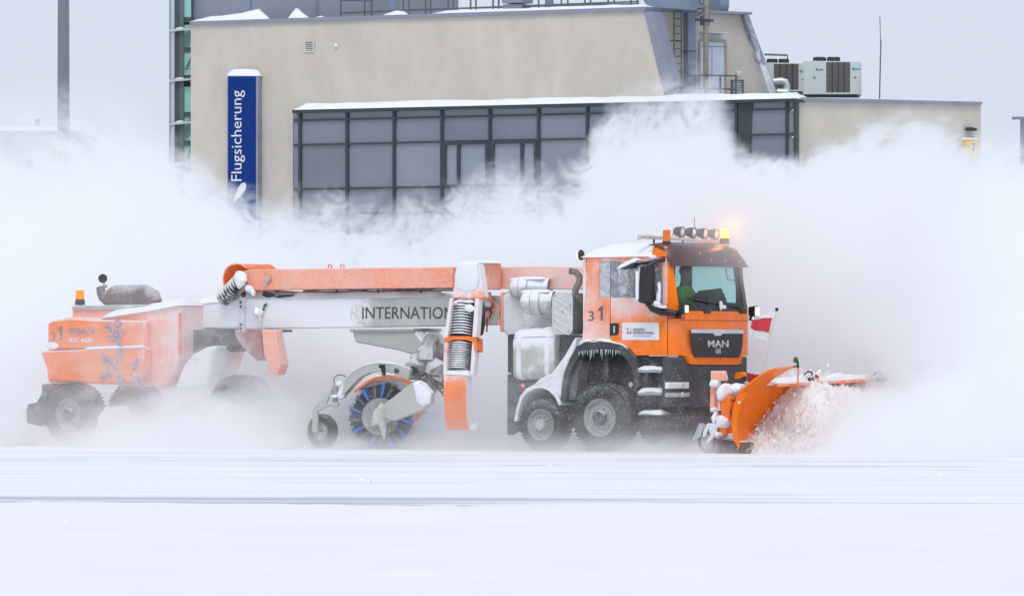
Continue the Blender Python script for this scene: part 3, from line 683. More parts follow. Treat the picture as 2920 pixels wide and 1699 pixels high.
ca = k_(mb, 'cab', M_OR_CLEAN, bevel=.012)
# shell panels of the cab, near and far side
def far(px): return [Vector((p.x, 2.5, p.z)) for p in (T(u, v, 0) for u, v in px)]
PAN = [[(1660, 985), (1674, 733), (1708, 733), (1708, 985)], [(1708, 733), (1887, 733), (1889, 747), (1708, 744)], [(1708, 849), (1739, 849), (1739, 985), (1708, 985)]]
mb = MB()
for q in PAN: side(q, 0, .07, mb)
k_(mb, 'side_panel', mat('orange_side_rime', OR, .45, rime=.42, up=.3, rs=2.6, cov=.75, grain=.5, soft=.2, gx=((2, 2.3, 1.85, .3), (0, X0 - 1.45, XR, .15))))
fz = lambda v: zc(v)
mb = MB(); dark = MB()
for q in PAN + [[(1889, 735), (1903, 735), (1903, 1013), (1889, 1013)], [(1739, 849), (1889, 862), (1889, 1013), (1739, 1013)], [(1741, 744), (1757, 744), (1757, 849), (1741, 849)]]:
    p = far(q); mb.prism(p, (0, -.05, 0)); dark.prism([v + Vector((0, -.053, 0)) for v in p], (0, -.03, 0))
k_(mb, 'side_panel', M_OR); k_(dark, 'cab_lining', M_INT)
mb = MB(); mb.box((XR, .02, fz(985)), (XR + .06, 2.48, fz(733))); k_(mb, 'rear_wall', M_OR_SNOW)
mb = MB(); mb.box((XR + .065, .08, fz(985)), (XR + .1, 2.42, fz(738))); mb.box((XR + .1, .075, fz(738)), (X0 - .1, 2.42, fz(735)));
mb.box((XR + .1, .075, fz(1005)), (X0, 2.42, fz(995))); k_(mb, 'cab_lining', M_INT)
# roof with rounded edges
mb = MB()
def roof_ring(z, ins, fr): return [(XR + ins, ins, z), (X0 - .05 - fr, ins, z), (X0 + .08 - fr, .25 + ins, z), (X0 + .08 - fr, 2.25 - ins, z), (X0 - .05 - fr, 2.5 - ins, z), (XR + ins, 2.5 - ins, z)]
R0, R1, R2 = roof_ring(fz(734), 0, .12), roof_ring(fz(728), .0, .14), roof_ring(fz(722), .06, .2)
mb.loft(R0, R1); mb.loft(R1, R2); rf = k_(mb, 'roof', M_OR_CLEAN, bevel=.015)
mb = MB(); fr0, fr1 = X0 - .34, X0 - .02
mb.loft([(fr0, .0, fz(734)), (fr1, .0, fz(734)), (fr1 + .04, .25, fz(734)), (fr1 + .04, 2.25, fz(734)), (fr1, 2.5, fz(734)), (fr0, 2.5, fz(734))], [(fr0, .05, fz(701)), (fr1 - .03, .05, fz(702)), (fr1 - .02, .3, fz(700)), (fr1 - .02, 2.2, fz(700)), (fr1 - .03, 2.4, fz(704)), (fr0, 2.4, fz(701))])
k_(mb, 'roof_fairing', M_OR, bevel=.03)
mb = MB(); mb.snow([(XR - .03, -.03, fz(732)), (X0 - .22, -.03, fz(731))], (0, 2.56, 0), .255, .06, nw=30, rough=.14, seed=1.); k_(mb, 'snow_cap', M_SNOW, rf)
mb = MB(); mb.box((XR + .02, .01, fz(734)), (X0 - .1, .06, fz(730))); k_(mb, 'rain_gutter', M_DARK)
# A pillars
def pil(poly):
    mb = MB(); mb.loft([Vector((X0 + x, y, fz(886))) for x, y in poly], [Vector((X0 + x - .15, y, fz(740))) for x, y in poly]); return mb
k_(pil([(-.03, 0), (.06, .01), (.13, .06), (.175, .13), (.12, .17), (-.03, .08)]), 'pillar', M_OR, bevel=.01)
k_(pil([(-.03, 2.5), (.06, 2.49), (.13, 2.44), (.18, 2.37), (.245, 2.14), (.18, 2.11), (-.03, 2.42)]), 'pillar', M_BLACK, bevel=.01)
# windscreen, cowl, wipers
WA = [(.18, .13), (.225, .27), (.255, .5), (.275, .85), (.28, 1.25), (.275, 1.65), (.255, 2.0), (.243, 2.13)]
mb = MB(); n = len(WA)
mb.add([Vector((X0 + x - .01, y, fz(884))) for x, y in WA] + [Vector((X0 + x - .16, y, fz(752))) for x, y in WA], [[i, i + 1, n + i + 1, n + i] for i in range(n - 1)])
k_(mb, 'windscreen', G_WIND)
mb = MB(); bot = [Vector((X0 + x + .005, y, fz(886))) for x, y in WA]; inn = [Vector((X0 + x - .06, y, fz(886))) for x, y in reversed(WA)]
mb.loft(bot + inn, [p + Vector((-.02, 0, fz(869) - fz(886))) for p in bot + inn]); cw = k_(mb, 'cowl', M_BLACK)
for y in (.75, 1.95):
    mb = MB(); mb.box((X0 + .275, y, fz(893)), (X0 + .30, y + .2, fz(881))); k_(mb, 'wiper_mount', M_BLACK, bevel=.008)
mb = MB(); p0 = Vector((X0 + .28, 1.75, fz(872))); mb.tube([p0, Vector((X0 + .26, .95, fz(862))), Vector((X0 + .23, .35, fz(850)))], .016, 6); k_(mb, 'wiper', M_BLACK)
mb = MB(); mb.tube([Vector((X0 + .28, 2.0, fz(876))), Vector((X0 + .27, 1.4, fz(866))), Vector((X0 + .25, .9, fz(868)))], .016, 6); k_(mb, 'wiper', M_BLACK)
mb = MB(); mb.tube([Vector((X0 + .07, 1.80, fz(757))), Vector((X0 + .11, 1.80, fz(795))), Vector((X0 + .11, 2.02, fz(796))), Vector((X0 + .12, 2.06, fz(806)))], .008, 6); k_(mb, 'antenna_wire', M_BLACK)
mb = MB(); mb.blob((X0 + .30, 1.36, fz(876)), (.05, .09, .05), 10, .3, 9); mb.blob((X0 + .30, 1.28, fz(873)), (.03, .04, .08), 8, .3, 9); k_(mb, 'snow_cap', M_SNOW, cw)
# sun visor: one curved shell over the windscreen top
mb = MB(); prof = [(.13, 757), (.12, 748), (.06, 725), (-.02, 706), (-.14, 694), (-.33, 689)]
ys_ = [.02, .06, .14, .3, .6, .95, 1.25, 1.6, 1.95, 2.2, 2.36, 2.44, 2.48]
def arcx(y):
    for (xa, ya), (xb, yb) in zip(ARC, ARC[1:]):
        if ya <= y <= yb: return xa + (xb - xa) * (y - ya) / max(1e-6, yb - ya)
    return 0
rows = []
for dx, v in prof:
    row = []
    for y in ys_:
        e = max(0, (y - 1.95) / .55); e0 = max(0, (.3 - y) / .3)
        drop = (757 - v) / 68
        row.append(Vector((X0 + arcx(y) + dx - .12 - .02 * e0, y - e * .1 * drop, fz(v) - (e ** 2.2) * .26 * drop - e0 ** 2 * .05 * drop)))
    rows.append(row)
m_ = len(ys_); vs = [p for r in rows for p in r]
vs += [p + Vector((-.02, 0, -.012)) for r in rows for p in r]; q0 = len(rows) * m_
fs = [[i * m_ + k, i * m_ + k + 1, (i + 1) * m_ + k + 1, (i + 1) * m_ + k] for i in range(len(rows) - 1) for k in range(m_ - 1)]
fs += [[q0 + a for a in f] for f in fs] + [[k, k + 1, q0 + k + 1, q0 + k] for k in range(m_ - 1)]
mb.add(vs, fs); vz = k_(mb, 'sun_visor', mat('visor_acrylic', (.10, .045, .05), .3, rime=.2, rs=5, cov=.3, grain=.65, var=.2), ang=1.0)
for y, v in ((.62, 722), (1.15, 706), (.8, 740), (1.25, 742), (1.75, 743), (2.12, 743)):
    i = Vector((X0 + arcx(y) + (.125 if v > 730 else .02), y, fz(v))); mb = MB(); mb.rev(i, (1, 0, .4), [(0, .014), (.012, .011), (.014, 0)], 8); k_(mb, 'rivet', M_CHROME, vz)
# light bar, work lamps, beacons
XB = X0 - .5
bar = MB(); bar.tube([(XB, -.12, fz(684)), (XB, -.12, fz(675)), (XB, 0., fz(674)), (XB, .8, fz(676)), (XB, 1.6, fz(679)), (XB, 2.5, fz(683)), (XB, 2.52, fz(694))], .038, 12)
lbr = k_(bar, 'light_bar', mat('bar_tube', (.62, .56, .54), .4, metal=.3, up=.4, rime=.15))
for y in (.35, 1.3, 2.2):
    mb = MB(); mb.tube([(XB, y, fz(678)), (XB, y, fz(700))], .02, 6); k_(mb, 'stay', M_DARK, lbr)
for i, u in enumerate((1941, 1974.5, 2007, 2039)):
    c = RR(u, 661 + i * 2.2, XB + .03)
    mb = MB(); mb.rev(c, (1, 0, -.08), [(-.13, 0), (-.13, .05), (-.10, .078), (0, .092), (.045, .094), (.05, .086), (.03, .082)], 20); sp = k_(mb, 'spot_lamp', M_BLACK)
    mb = MB(); mb.rev(c + Vector((.03, 0, 0)), (1, 0, -.08), [(0, .083), (.012, .05), (.018, 0)], 18); k_(mb, 'lamp_lens', M_LENS, sp)
    mb = MB(); mb.tube([c + Vector((-.03, 0, -.08)), Vector((XB, c.y, fz(678 + i)))], .018, 6); k_(mb, 'bracket', M_BLACK, sp)
    mb = MB(); mb.tube([c + Vector((-.12, -.02, 0)), c + Vector((-.13, -.1, -.1)), c + Vector((-.06, -.06, -.16))], .007, 5); k_(mb, 'cable', M_BLACK, sp)
def beacon(c, lit, par, r=.075, h=.16):
    mb = MB(); mb.rev(c, (0, 0, 1), [(-.11, 0), (-.11, r * 1.15), (-.05, r * 1.1), (0, r)], 16); bc = mb.obj('beacon', M_BLACK if not lit else M_DARK, par)
    mb = MB(); mb.rev(c, (0, 0, 1), [(0, r), (h * .9, r * .92), (h, r * .8), (h, 0)], 16); mb.obj('beacon_lens', lit or M_AMBER, bc)
    return bc
beacon(T(1901, 688, .2), None, tk, .074, .2)
cl = RR(2066, 678, X0 - .22); bc = beacon(cl, M_FLASH, tk, .08, .15)
pl = bpy.data.lights.new('beacon_glow', 'POINT'); pl.energy = 8; pl.color = (1, .29, .012); pl.shadow_soft_size = .06
po = bpy.data.objects.new('beacon_glow', pl); COL.objects.link(po); po.parent = tk; po.location = cl + Vector((.30, -.12, .2))
mb = MB(); mb.tube([RR(1981, 683, XB), RR(1980, 621, XB)], .006, 5); k_(mb, 'whip_antenna', M_BLACK)
mb = MB(); c = T(1657, 727, .05); mb.blob(c, (.06, .07, .10), 10, .05); wl_ = k_(mb, 'work_lamp', M_BLACK)
mb = MB(); mb.rev(c + Vector((-.055, -.01, 0)), (-1, -.1, -.1), [(0, .06), (.012, .05), (.015, 0)], 12); k_(mb, 'lamp_lens', M_LIT, wl_)
mb = MB(); mb.tube([c, T(1672, 735, .05)], .02, 6); k_(mb, 'bracket', M_BLACK, wl_)
# door
dpx = [(1741, 850), (1757, 849), (1822, 850), (1840, 862), (1889, 867), (1902, 870), (1902, 1013), (1812, 1013), (1797, 994), (1772, 980), (1741, 973)]
mb = MB(); side(dpx, -.012, .07, mb); side([(1889, 747), (1886, 736), (1899, 736), (1902, 870), (1889, 867)], -.012, .07, mb)
M_DOORP = mat('orange_door_rime', OR, .4, rime=.22, rs=2.6, cov=.7, grain=.55, soft=.17, gx=((2, 2.2, 2.5, .40), (0, X0 - .5, X0 - 1.2, .14)), spec=.28)
do = k_(mb, 'door', M_DOORP, bevel=.006)
mb = MB(); side([(1741, 744), (1757, 746), (1757, 849), (1741, 850)], -.008, .06, mb); k_(mb, 'window_frame', mat('frame_grey', (.22, .23, .25), .5, rime=.35, cov=.6, rs=6), do)
mb = MB()
for q in ([(1757, 745), (1889, 747), (1889, 750), (1757, 748)], [(1757, 846), (1820, 847), (1838, 859), (1889, 864), (1889, 867), (1838, 862), (1820, 850), (1757, 849)], [(1757, 748), (1760, 748), (1760, 846), (1757, 846)], [(1886, 750), (1889, 750), (1889, 864), (1886, 864)]):
    side(q, -.004, .04, mb)
k_(mb, 'window_seal', M_STEEL, do)
mb = MB(); mb.add([T(u, v, .02) for u, v in [(1758, 746), (1889, 748), (1889, 866), (1838, 861), (1821, 849), (1758, 848)]], [[0, 1, 2, 3, 4, 5]]); k_(mb, 'door_window', G_SIDE, do)
mb = MB(); mb.add([T(u, v, .02) for u, v in [(1707, 743), (1740, 744), (1740, 849), (1707, 849)]], [[0, 1, 2, 3]]); k_(mb, 'side_window', G_REAR)
for q in ([(1757, 746), (1889, 748), (1889, 866), (1757, 848)], [(1707, 743), (1740, 744), (1740, 849), (1707, 849)]):
    mb = MB(); mb.add([p + Vector((0, -.02, 0)) for p in far(q)], [[0, 1, 2, 3]]); k_(mb, 'side_window', G_SIDE2)
mb = MB(); side([(1738, 922), (1760, 921), (1764, 926), (1763, 950), (1758, 955), (1738, 956)], -.03, .02, mb); h_ = k_(mb, 'door_handle', M_BLACK, do, bevel=.006)
mb = MB(); side([(1749, 929), (1753, 929), (1753, 949), (1749, 949)], -.045, .016, mb); k_(mb, 'grip', M_CHROME, do)
mb = MB(); side([(1774, 919), (1879, 920), (1879, 969), (1774, 969)], -.017, .004, mb); k_(mb, 'door_sign', mat('sign_white', (.78, .78, .80), .5, var=.03), do)
TT = lambda u, v, o: T(u, v, o)
M_SIG = mat('sign_ink', (.16, .16, .22), .6, rime=.16, rs=20, cov=.8)
ptext(TT, 'DRESDEN', 1805, 1838, 943.5, 936, -.018, M_SIG, do, bold=.01); ptext(TT, 'INTERNATIONAL', 1805, 1865, 953, 945, -.018, M_SIG, do, bold=.01)
mb = MB()
for q in ([(1787, 936), (1793, 936), (1791, 939), (1787, 939)], [(1787, 941), (1791, 941), (1790, 944), (1787, 944)], [(1787, 947), (1794, 947), (1794, 951), (1787, 951)], [(1795, 951), (1800, 942), (1800, 951)], [(1796, 941), (1800, 936), (1800, 939)]):
    side(q, -.021, .004, mb)
k_(mb, 'sign_emblem', mat('emblem_red', (.33, .02, .07), .5), do)
mb = MB(); side([(1805, 957), (1857, 957.5), (1857, 959), (1805, 958.5)], -.020, .003, mb); k_(mb, 'sign_line', M_SIG, do)
ptext(TT, '3', 1678, 1694, 915, 887, -.001, M_INK, tk, bold=.006); mb = MB(); side([(1713, 873), (1719, 873), (1719, 914), (1712.5, 914), (1712.5, 884), (1706, 888), (1706, 881)], -.004, .004, mb); k_(mb, 'lettering', M_INK)
mb = MB(); side([(1902, 866), (1904, 866), (1904.5, 1013), (1902.5, 1013)], .0, .03, mb); k_(mb, 'door_gap', M_BLACK)
# mirrors
xm = T(1822, 800, -.4).x; z0, z1 = T(1840, 868, -.3).z, T(1840, 757, -.3).z
mb = MB(); mb.loft([(xm, -.46, z0 + .04), (xm + .16, -.44, z0), (xm + .2, -.14, z0), (xm + .02, -.12, z0 + .03)], [(xm + .03, -.44, z1 - .02), (xm + .17, -.43, z1), (xm + .2, -.17, z1), (xm + .05, -.15, z1 - .01)])
mr_ = k_(mb, 'mirror', M_BLACK, bevel=.035)
mb = MB(); mb.snow([(xm - .02, -.44, z0 + .12), (xm + .02, -.44, z1 - .05)], (.03, .0, 0), .05, .05, nw=4); mb.box((xm - .03, -.475, z0 + .08), (xm + .03, -.43, z1 - .1)); k_(mb, 'snow_cap', M_SNOW, mr_, bevel=.015)
mb = MB(); mb.tube([(xm + .1, -.3, z1 - .02), (xm + .2, -.22, z1 + .05), T(1888, 741, -.05), T(1907, 741, .1)], [.03, .035, .045, .03], 8); k_(mb, 'mirror_arm', M_BLACK, mr_)
mb = MB(); mb.tube([(xm + .1, -.3, z0 + .02), T(1858, 880, -.22), T(1885, 889, -.12), T(1925, 893, -.02), RR(1944, 893, X0 + .18)], [.035, .05, .065, .055, .03], 10); k_(mb, 'mirror_arm', M_BLACK, mr_)
mb = MB(); c = T(1872, 870, -.16)
mb.blob(c + Vector((0, 0, .02)), (.09, .07, .06), 12, .25, 8); mb.blob(c + Vector((.04, 0, .15)), (.035, .05, .14), 10, .3, 9); mb.blob(c + Vector((.06, 0, .3)), (.025, .04, .12), 10, .3, 9); mb.blob(c + Vector((.12, 0, -.03)), (.1, .06, .03), 10, .3, 9); k_(mb, 'snow_cap', M_SNOW, mr_)
mb = MB(); c = T(1795, 757, -.34); mb.loft([c + Vector((-.17, -.08, -.07)), c + Vector((.12, -.1, -.05)), c + Vector((.12, .1, -.05)), c + Vector((-.15, .1, -.07))], [c + Vector((-.10, -.06, .05)), c + Vector((.17, -.08, .09)), c + Vector((.17, .08, .09)), c + Vector((-.08, .08, .05))])
wm = k_(mb, 'wide_angle_mirror', M_DARK, bevel=.04)
mb = MB(); mb.snow([c + Vector((-.19, -.13, -.055)), c + Vector((.21, -.13, .085))], (0, .26, 0), .06, .04, nw=8, rough=.5, slump=.03); k_(mb, 'snow_cap', M_SNOW, wm)
mb = MB(); mb.tube([c + Vector((.1, .05, .02)), T(1850, 748, -.05), T(1880, 745, .0)], .025, 6); k_(mb, 'mirror_arm', M_BLACK, wm)
mb = MB(); mb.blob(T(1863, 734, -.05), (.1, .06, .04), 10, .3, 8); k_(mb, 'snow_cap', M_SNOW)
# grille, badge, trims on the cab front
LG = X0 + .283
mb = MB(); front([(1968, 939), (2118, 941), (2116, 985), (2112, 1005), (2106, 1019), (1981, 1018), (1974, 1000), (1970, 975)], LG, .012, mb); gr = k_(mb, 'grille', M_BLACK, bevel=.006)
mb = MB(); front([(1969, 938), (2119, 940), (2119, 951), (2058, 951), (2053, 957), (2037, 957), (2032, 950), (1970, 949)], LG + .006, .016, mb); k_(mb, 'trim', M_CHROME, gr)
RP = lambda u, v, o: RR(u, v, o)
ptext(RP, 'MAN', 2018, 2076, 990, 970, LG + .014, M_CHROME, gr, bold=.006, depth=.012)
mb = MB()
for q in ([(2041, 993), (2054, 993), (2054, 994.5), (2041, 994.5)], [(2041, 1006), (2054, 1006), (2054, 1007.5), (2041, 1007.5)], [(2041, 994.5), (2042, 994.5), (2042, 1006), (2041, 1006)], [(2053, 994.5), (2054, 994.5), (2054, 1006), (2053, 1006)],
          [(2043.5, 1005.5), (2044, 1000), (2047, 999.5), (2049, 996), (2051, 996.5), (2051, 999), (2050.5, 1005.5), (2049.3, 1005.5), (2049, 1002), (2045.5, 1002.2), (2045, 1005.5)]):
    front(q, LG + .013, .006, mb)
k_(mb, 'badge', M_CHROME, gr)
mb = MB(); front([(1960, 1012), (1968, 1036), (1974, 1039), (2105, 1040), (2113, 1037), (2119, 1012)], X0 + .27, -.2, mb); k_(mb, 'front_lip', M_OR, bevel=.012)
mb = MB(); mb.tube([RR(1906, 907, X0 + .05), RR(1944, 907.5, X0 + .2), RR(1952, 908, X0 + .24), RR(1951, 893, X0 + .24)], .006, 5); k_(mb, 'panel_gap', M_BLACK)
mb = MB(); 
for (x, y), (x2, y2) in zip(ARC[3:11], ARC[4:12]): mb.bar((X0 + x, y, fz(913)), (X0 + x2, y2, fz(913)), .008, .008)
k_(mb, 'panel_gap', M_BLACK)
for (u, v, lx, w, h) in ((1957, 881, X0 + .36, .15, .17), (2158, 888, X0 + .2, .18, .2)):
    c = RR(u, v, lx); mb = MB(); mb.loft([c + Vector((-.14, -w / 2 + .02, -h / 2 + .02)), c + Vector((-.14, w / 2 - .02, -h / 2 + .02)), c + Vector((-.14, w / 2 - .02, h / 2 - .02)), c + Vector((-.14, -w / 2 + .02, h / 2 - .02))],
        [c + Vector((0, -w / 2, -h / 2)), c + Vector((0, w / 2, -h / 2)), c + Vector((0, w / 2, h / 2)), c + Vector((0, -w / 2, h / 2))])
    hl = k_(mb, 'plow_lamp', M_BLACK, bevel=.018)
    mb = MB(); mb.box(c + Vector((.004, -w / 2 + .022, -h / 2 + .022)), c + Vector((.014, w / 2 - .022, h / 2 - .022))); k_(mb, 'lamp_lens', M_LIT, hl, bevel=.005)
    mb = MB(); mb.tube([c + Vector((-.1, 0, -.05)), c + Vector((-.14, 0, -.14)), (X0 + .15, c.y, c.z - .14)], .03, 8); k_(mb, 'bracket', M_BLACK, hl)
# bumper with lamps
mb = MB(); bp = [(x - .02, y) for x, y in ARC]
mb.loft([Vector((X0 + x, y, zc(1160))) for x, y in bp] + [Vector((X0 - .12, 2.5, zc(1160))), Vector((X0 - .12, 0, zc(1160)))], [Vector((X0 + x, y, zc(1017))) for x, y in bp] + [Vector((X0 - .12, 2.5, zc(1017))), Vector((X0 - .12, 0, zc(1017)))])
bu = k_(mb, 'bumper', mat('bumper_grey', (.06, .06, .068), .6, rime=.16, up=.3, rs=3, cov=.4, grain=.6, gx=(2, 1.4, .8, .12)), bevel=.03)
for my in (0, 1):
    for (u0, u1, v0, v1, mm) in ((1909, 1957, 1089, 1108, M_LENS), (1909, 1959, 1119, 1132, mat('fog_lens', (.4, .41, .4), .3, rime=.3, cov=.5))):
        a_, b2 = RR(u0, v1, X0 + .2), RR(u1, v0, X0 + .2)
        ya, yb = (a_.y, b2.y) if not my else (2.5 - b2.y, 2.5 - a_.y)
        mb = MB(); mb.prism([(X0 + .1, ya, a_.z), (X0 + .19, ya, a_.z), (X0 + .262, yb, a_.z), (X0 + .1, yb, a_.z)] if not my else [(X0 + .1, ya, a_.z), (X0 + .262, ya, a_.z), (X0 + .19, yb, a_.z), (X0 + .1, yb, a_.z)], (0, 0, b2.z - a_.z)); hd = k_(mb, 'headlamp', mm, bevel=.012)
        mb = MB(); mb.rev((X0 + .225, (ya + yb) / 2 + .1, (a_.z + b2.z) / 2), (1, 0, 0), [(0, .05), (.02, .04), (.022, 0)], 14); k_(mb, 'lamp_bulb', M_CHROME, hd)
# chassis
mb = MB(); mb.box((-1.9, .55, .62), (X0 + .1, .85, 1.0)); mb.box((-1.9, 1.65, .62), (X0 + .1, 1.95, 1.0)); mb.box((-.3, .5, .4), (.3, 2.0, .75)); mb.box((-1.4, .5, .4), (-1.0, 2.0, .7)); mb.box((.4, .45, .45), (X0 + .05, 2.05, 1.55)); mb.box((-1.85, .6, .55), (-.55, 1.9, 1.5)); mb.box((XR, .5, 1.0), (X0 - .1, 2.0, 1.55))
k_(mb, 'chassis', M_CHAS)
# wheels
def wheel(par, name, hx, hy, R, w, rim, sgn, steer=0):
    c = Vector((0, 0, 0)); ax = Vector((0, sgn, 0))        # axis points outward
    mb = MB(); mb.rev(c, ax, [(-.04, 0), (-.04, rim * .50), (-.02, rim * .58), (-.09, rim * .72), (-.10, rim * .9), (-.02, rim * .96), (.02, rim * 1.02), (.0, rim * 1.06), (-w, rim)], 36)
    wo = mb.obj(name, M_RIM, par); wo.location = (hx, hy, R); wo.rotation_euler = (0, 0, steer)
    mb = MB(); mb.rev(c, ax, [(-w, rim * .98), (-w - .01, R * .8), (-w + .02, R * .93), (-w + .05, R * .985), (-.05, R * .985), (-.02, R * .93), (.02, R * .8), (.03, R * .68), (.012, rim * 1.0)], 48)
    nl = 44
    for k in range(nl):
        a = 2 * math.pi * k / nl
        for (t0, t1) in ((-.11, -.005), (-w + .005, -w + .11), (-w / 2 - .05, -w / 2 + .05)):
            aa = a + (.07 if t0 == -w / 2 - .05 else 0); d = Vector((math.cos(aa), 0, math.sin(aa))); tn = Vector((-d.z, 0, d.x))
            h0 = R * .93; mb.prism([d * h0 + tn * .028 * R + ax * t0, d * h0 - tn * .028 * R + ax * t0, d * h0 - tn * .028 * R + ax * t1, d * h0 + tn * .028 * R + ax * t1], d * (R * .07))
    mb.obj('tyre', M_TYRE, wo)
    mb = MB(); mb.rev(c, ax, [(-.03, rim * .42), (.03, rim * .40), (.06, rim * .34), (.07, rim * .1), (.07, 0)], 24); mb.obj('hub', M_CHAS if R > .55 else M_RIM, wo)
    proto = None
    for k in range(10):
        a = 2 * math.pi * k / 10; q = Vector((math.cos(a), 0, math.sin(a))) * rim * .54
        if proto is None:
            mb = MB(); mb.rev((0, 0, 0), ax, [(-.03, .022), (.02, .02), (.022, 0)], 6); proto = mb.obj('bolt', M_STEEL, wo); proto.location = q
        else:
            b2 = proto.copy(); COL.objects.link(b2); b2.location = q
    return wo
wheel(tk, 'wheel', 0, .02, .60, .40, .325, -1); wheel(tk, 'wheel', T(1543, 1200, 0.02).x, .02, .47, .34, .275, -1)
wheel(tk, 'wheel', 0, 2.48, .60, .40, .325, 1); wheel(tk, 'wheel', T(1543, 1200, 0.02).x, 2.48, .47, .34, .275, 1)
# front fender arch
def arch(px, cu, cv, k, ly, w, m, name, snow=None, th=None):
    out = [T(u, v, ly) for u, v in px]; c = T(cu, cv, ly); inn = [c + (p - c) * k for p in out]
    mb = MB(); n = len(out)
    for a, b, c2, d in zip(out, out[1:], inn[1:], inn): mb.prism([a, b, c2, d], (0, w, 0))
    f = k_(mb, name, m)
    if snow:
        i0, i1, h = snow; mb = MB(); mb.snow([p + Vector((0, -.012, 0)) for p in out[i0:i1]], (0, w + .02, 0), h, .05, nw=9, rough=.45, slump=.03, seed=i0 + 3.); k_(mb, 'snow_cap', M_SNOW, f)
    return f
FP = [(1598, 1140), (1603, 1095), (1610, 1060), (1624, 1025), (1638, 1000), (1646, 982), (1668, 972), (1712, 969), (1764, 978), (1791, 993), (1811, 1020), (1820, 1055), (1822, 1100)]
fe = arch(FP, 1706, 1190, .88, -.02, .5, mat('fender_plastic', (.055, .055, .062), .6, rime=.2, up=.35, rs=3, cov=.6, grain=.5), 'fender', (5, 10, .09))
mb = MB()
inn = [T(1706, 1190, .45) + (T(u, v, .45) - T(1706, 1190, .45)) * .9 for u, v in FP]
mb.prism([p for p in inn], (0, .03, 0)); k_(mb, 'inner_arch', mat('arch_dark', (.03, .03, .033), .8, rime=.2, rs=3, cov=.4, grain=.5))
mb = MB()
for k in range(20):
    u = 1652 + k * 6 + random.uniform(-2, 2); L = random.uniform(.04, .2) * (1 if 1670 < u < 1755 else .6); p = T(u, 1004 - 8 * math.sin((u - 1640) / 150 * 3.1), -.03)
    mb.tube([p, p - Vector((0, 0, L * .5)), p - Vector((0, 0, L))], [.007, .005, .001], 5)
ic = k_(mb, 'icicles', mat('ice', (.75, .79, .84), .2, var=.02), fe); ic['kind'] = 'stuff'
mb = MB(); mb.box((-.02, .2, 1.25), (.05, .26, 1.9)); mb.tube([(-.05, .3, .75), (-.05, .3, 1.7)], .05, 8); k_(mb, 'suspension_strut', M_CHAS)
# rear fender, snowed
RP_ = [(1466, 1200), (1472, 1165), (1483, 1130), (1500, 1108), (1522, 1096), (1545, 1094), (1568, 1103), (1588, 1124), (1600, 1150)]
rfd = arch(RP_, 1540, 1205, .90, -.02, .5, M_SNOWY, 'rear_fender')
mb = MB(); side([(1520, 1096), (1545, 1094), (1568, 1103), (1588, 1124), (1602, 1140), (1606, 1070), (1626, 1022), (1640, 998), (1640, 960), (1610, 1012), (1590, 1040), (1572, 1064), (1540, 1078)], .03, .45, mb); k_(mb, 'mud_guard', M_SNOWY, bevel=.03)
mb = MB(); side([(1598, 1060), (1622, 1025), (1650, 1022), (1662, 1030), (1648, 1062), (1646, 1100), (1640, 1140), (1604, 1140)], .1, .3, mb); k_(mb, 'mud_flap', mat('flap_grey', (.11, .115, .125), .8, rime=.2, rs=4, cov=.5))
# steps
for (u0, u1, v0, v1) in ((1816, 1886, 1050, 1062), (1818, 1886, 1113, 1126), (1820, 1887, 1176, 1183)):
    mb = MB(); a_, b2 = T(u0, v1, -.02), T(u1, v0, -.02); mb.box((a_.x, -.02, a_.z), (b2.x, .3, b2.z - .02)); s_ = k_(mb, 'step', M_STEEL, bevel=.01)
    mb = MB(); mb.snow([(a_.x, -.03, b2.z - .02), (b2.x, -.03, b2.z - .02)], (0, .3, 0), .06, .05, nw=6, slump=.02); k_(mb, 'snow_cap', M_SNOW, s_)
mb = MB(); side([(1806, 1016), (1888, 1015), (1888, 1186), (1880, 1186), (1880, 1040), (1850, 1052), (1840, 1112), (1828, 1112), (1832, 1050)], .12, .2, mb); k_(mb, 'step_frame', M_CHAS)
mb = MB(); mb.box((T(1812, 1100, .3).x, .32, .5), (T(1890, 1100, .3).x, .5, zc(1018))); k_(mb, 'step_well', M_CHAS)
c = T(1800, 1096, -.01); mb = MB(); mb.rev(c, (0, -1, 0), [(0, .045), (.02, .045), (.022, .03), (.01, 0)], 16); k_(mb, 'lamp_socket', M_STEEL)
# silencer, exhaust, air cleaners, tank
def rounded(px_c, hw, hh, r, ly, n=5):
    c = px_c; out = []
    for (sx, sz, a0) in ((1, 1, 0), (-1, 1, 90), (-1, -1, 180), (1, -1, 270)):
        for k in range(n + 1):
            a = math.radians(a0 + 90 * k / n); out.append(c + Vector((sx * (hw - r) + r * math.cos(a), 0, sz * (hh - r) + r * math.sin(a))))
    return out
c = T(1605.5, 894, 0); hw = (T(1635, 894, 0).x - T(1576, 894, 0).x) / 2; hh = (T(1605, 834, 0).z - T(1605, 954, 0).z) / 2
mb = MB(); mb.prism(rounded(c + Vector((0, .02, 0)), hw * .97, hh * .98, .1, 0), (0, .55, 0)); si = k_(mb, 'silencer', mat('silencer_case', (.16, .155, .15), .7, rime=.25, cov=.5))
mb = MB(); mb.prism(rounded(c, hw, hh, .1, 0), (0, -.03, 0)); k_(mb, 'cover_plate', mat('cover_pale', (.55, .57, .55), .5, rime=.3, rs=4, cov=.5), si, bevel=.012)
for k in range(5):
    a_ = c + Vector((-hw * .75, -.034, hh * (.75 - .33 * k))); mb = MB(); mb.bar(a_, a_ + Vector((hw * 1.4, 0, -.16)), .012, .014, (0, 1, 0)); k_(mb, 'rib', M_SNOWY, si)
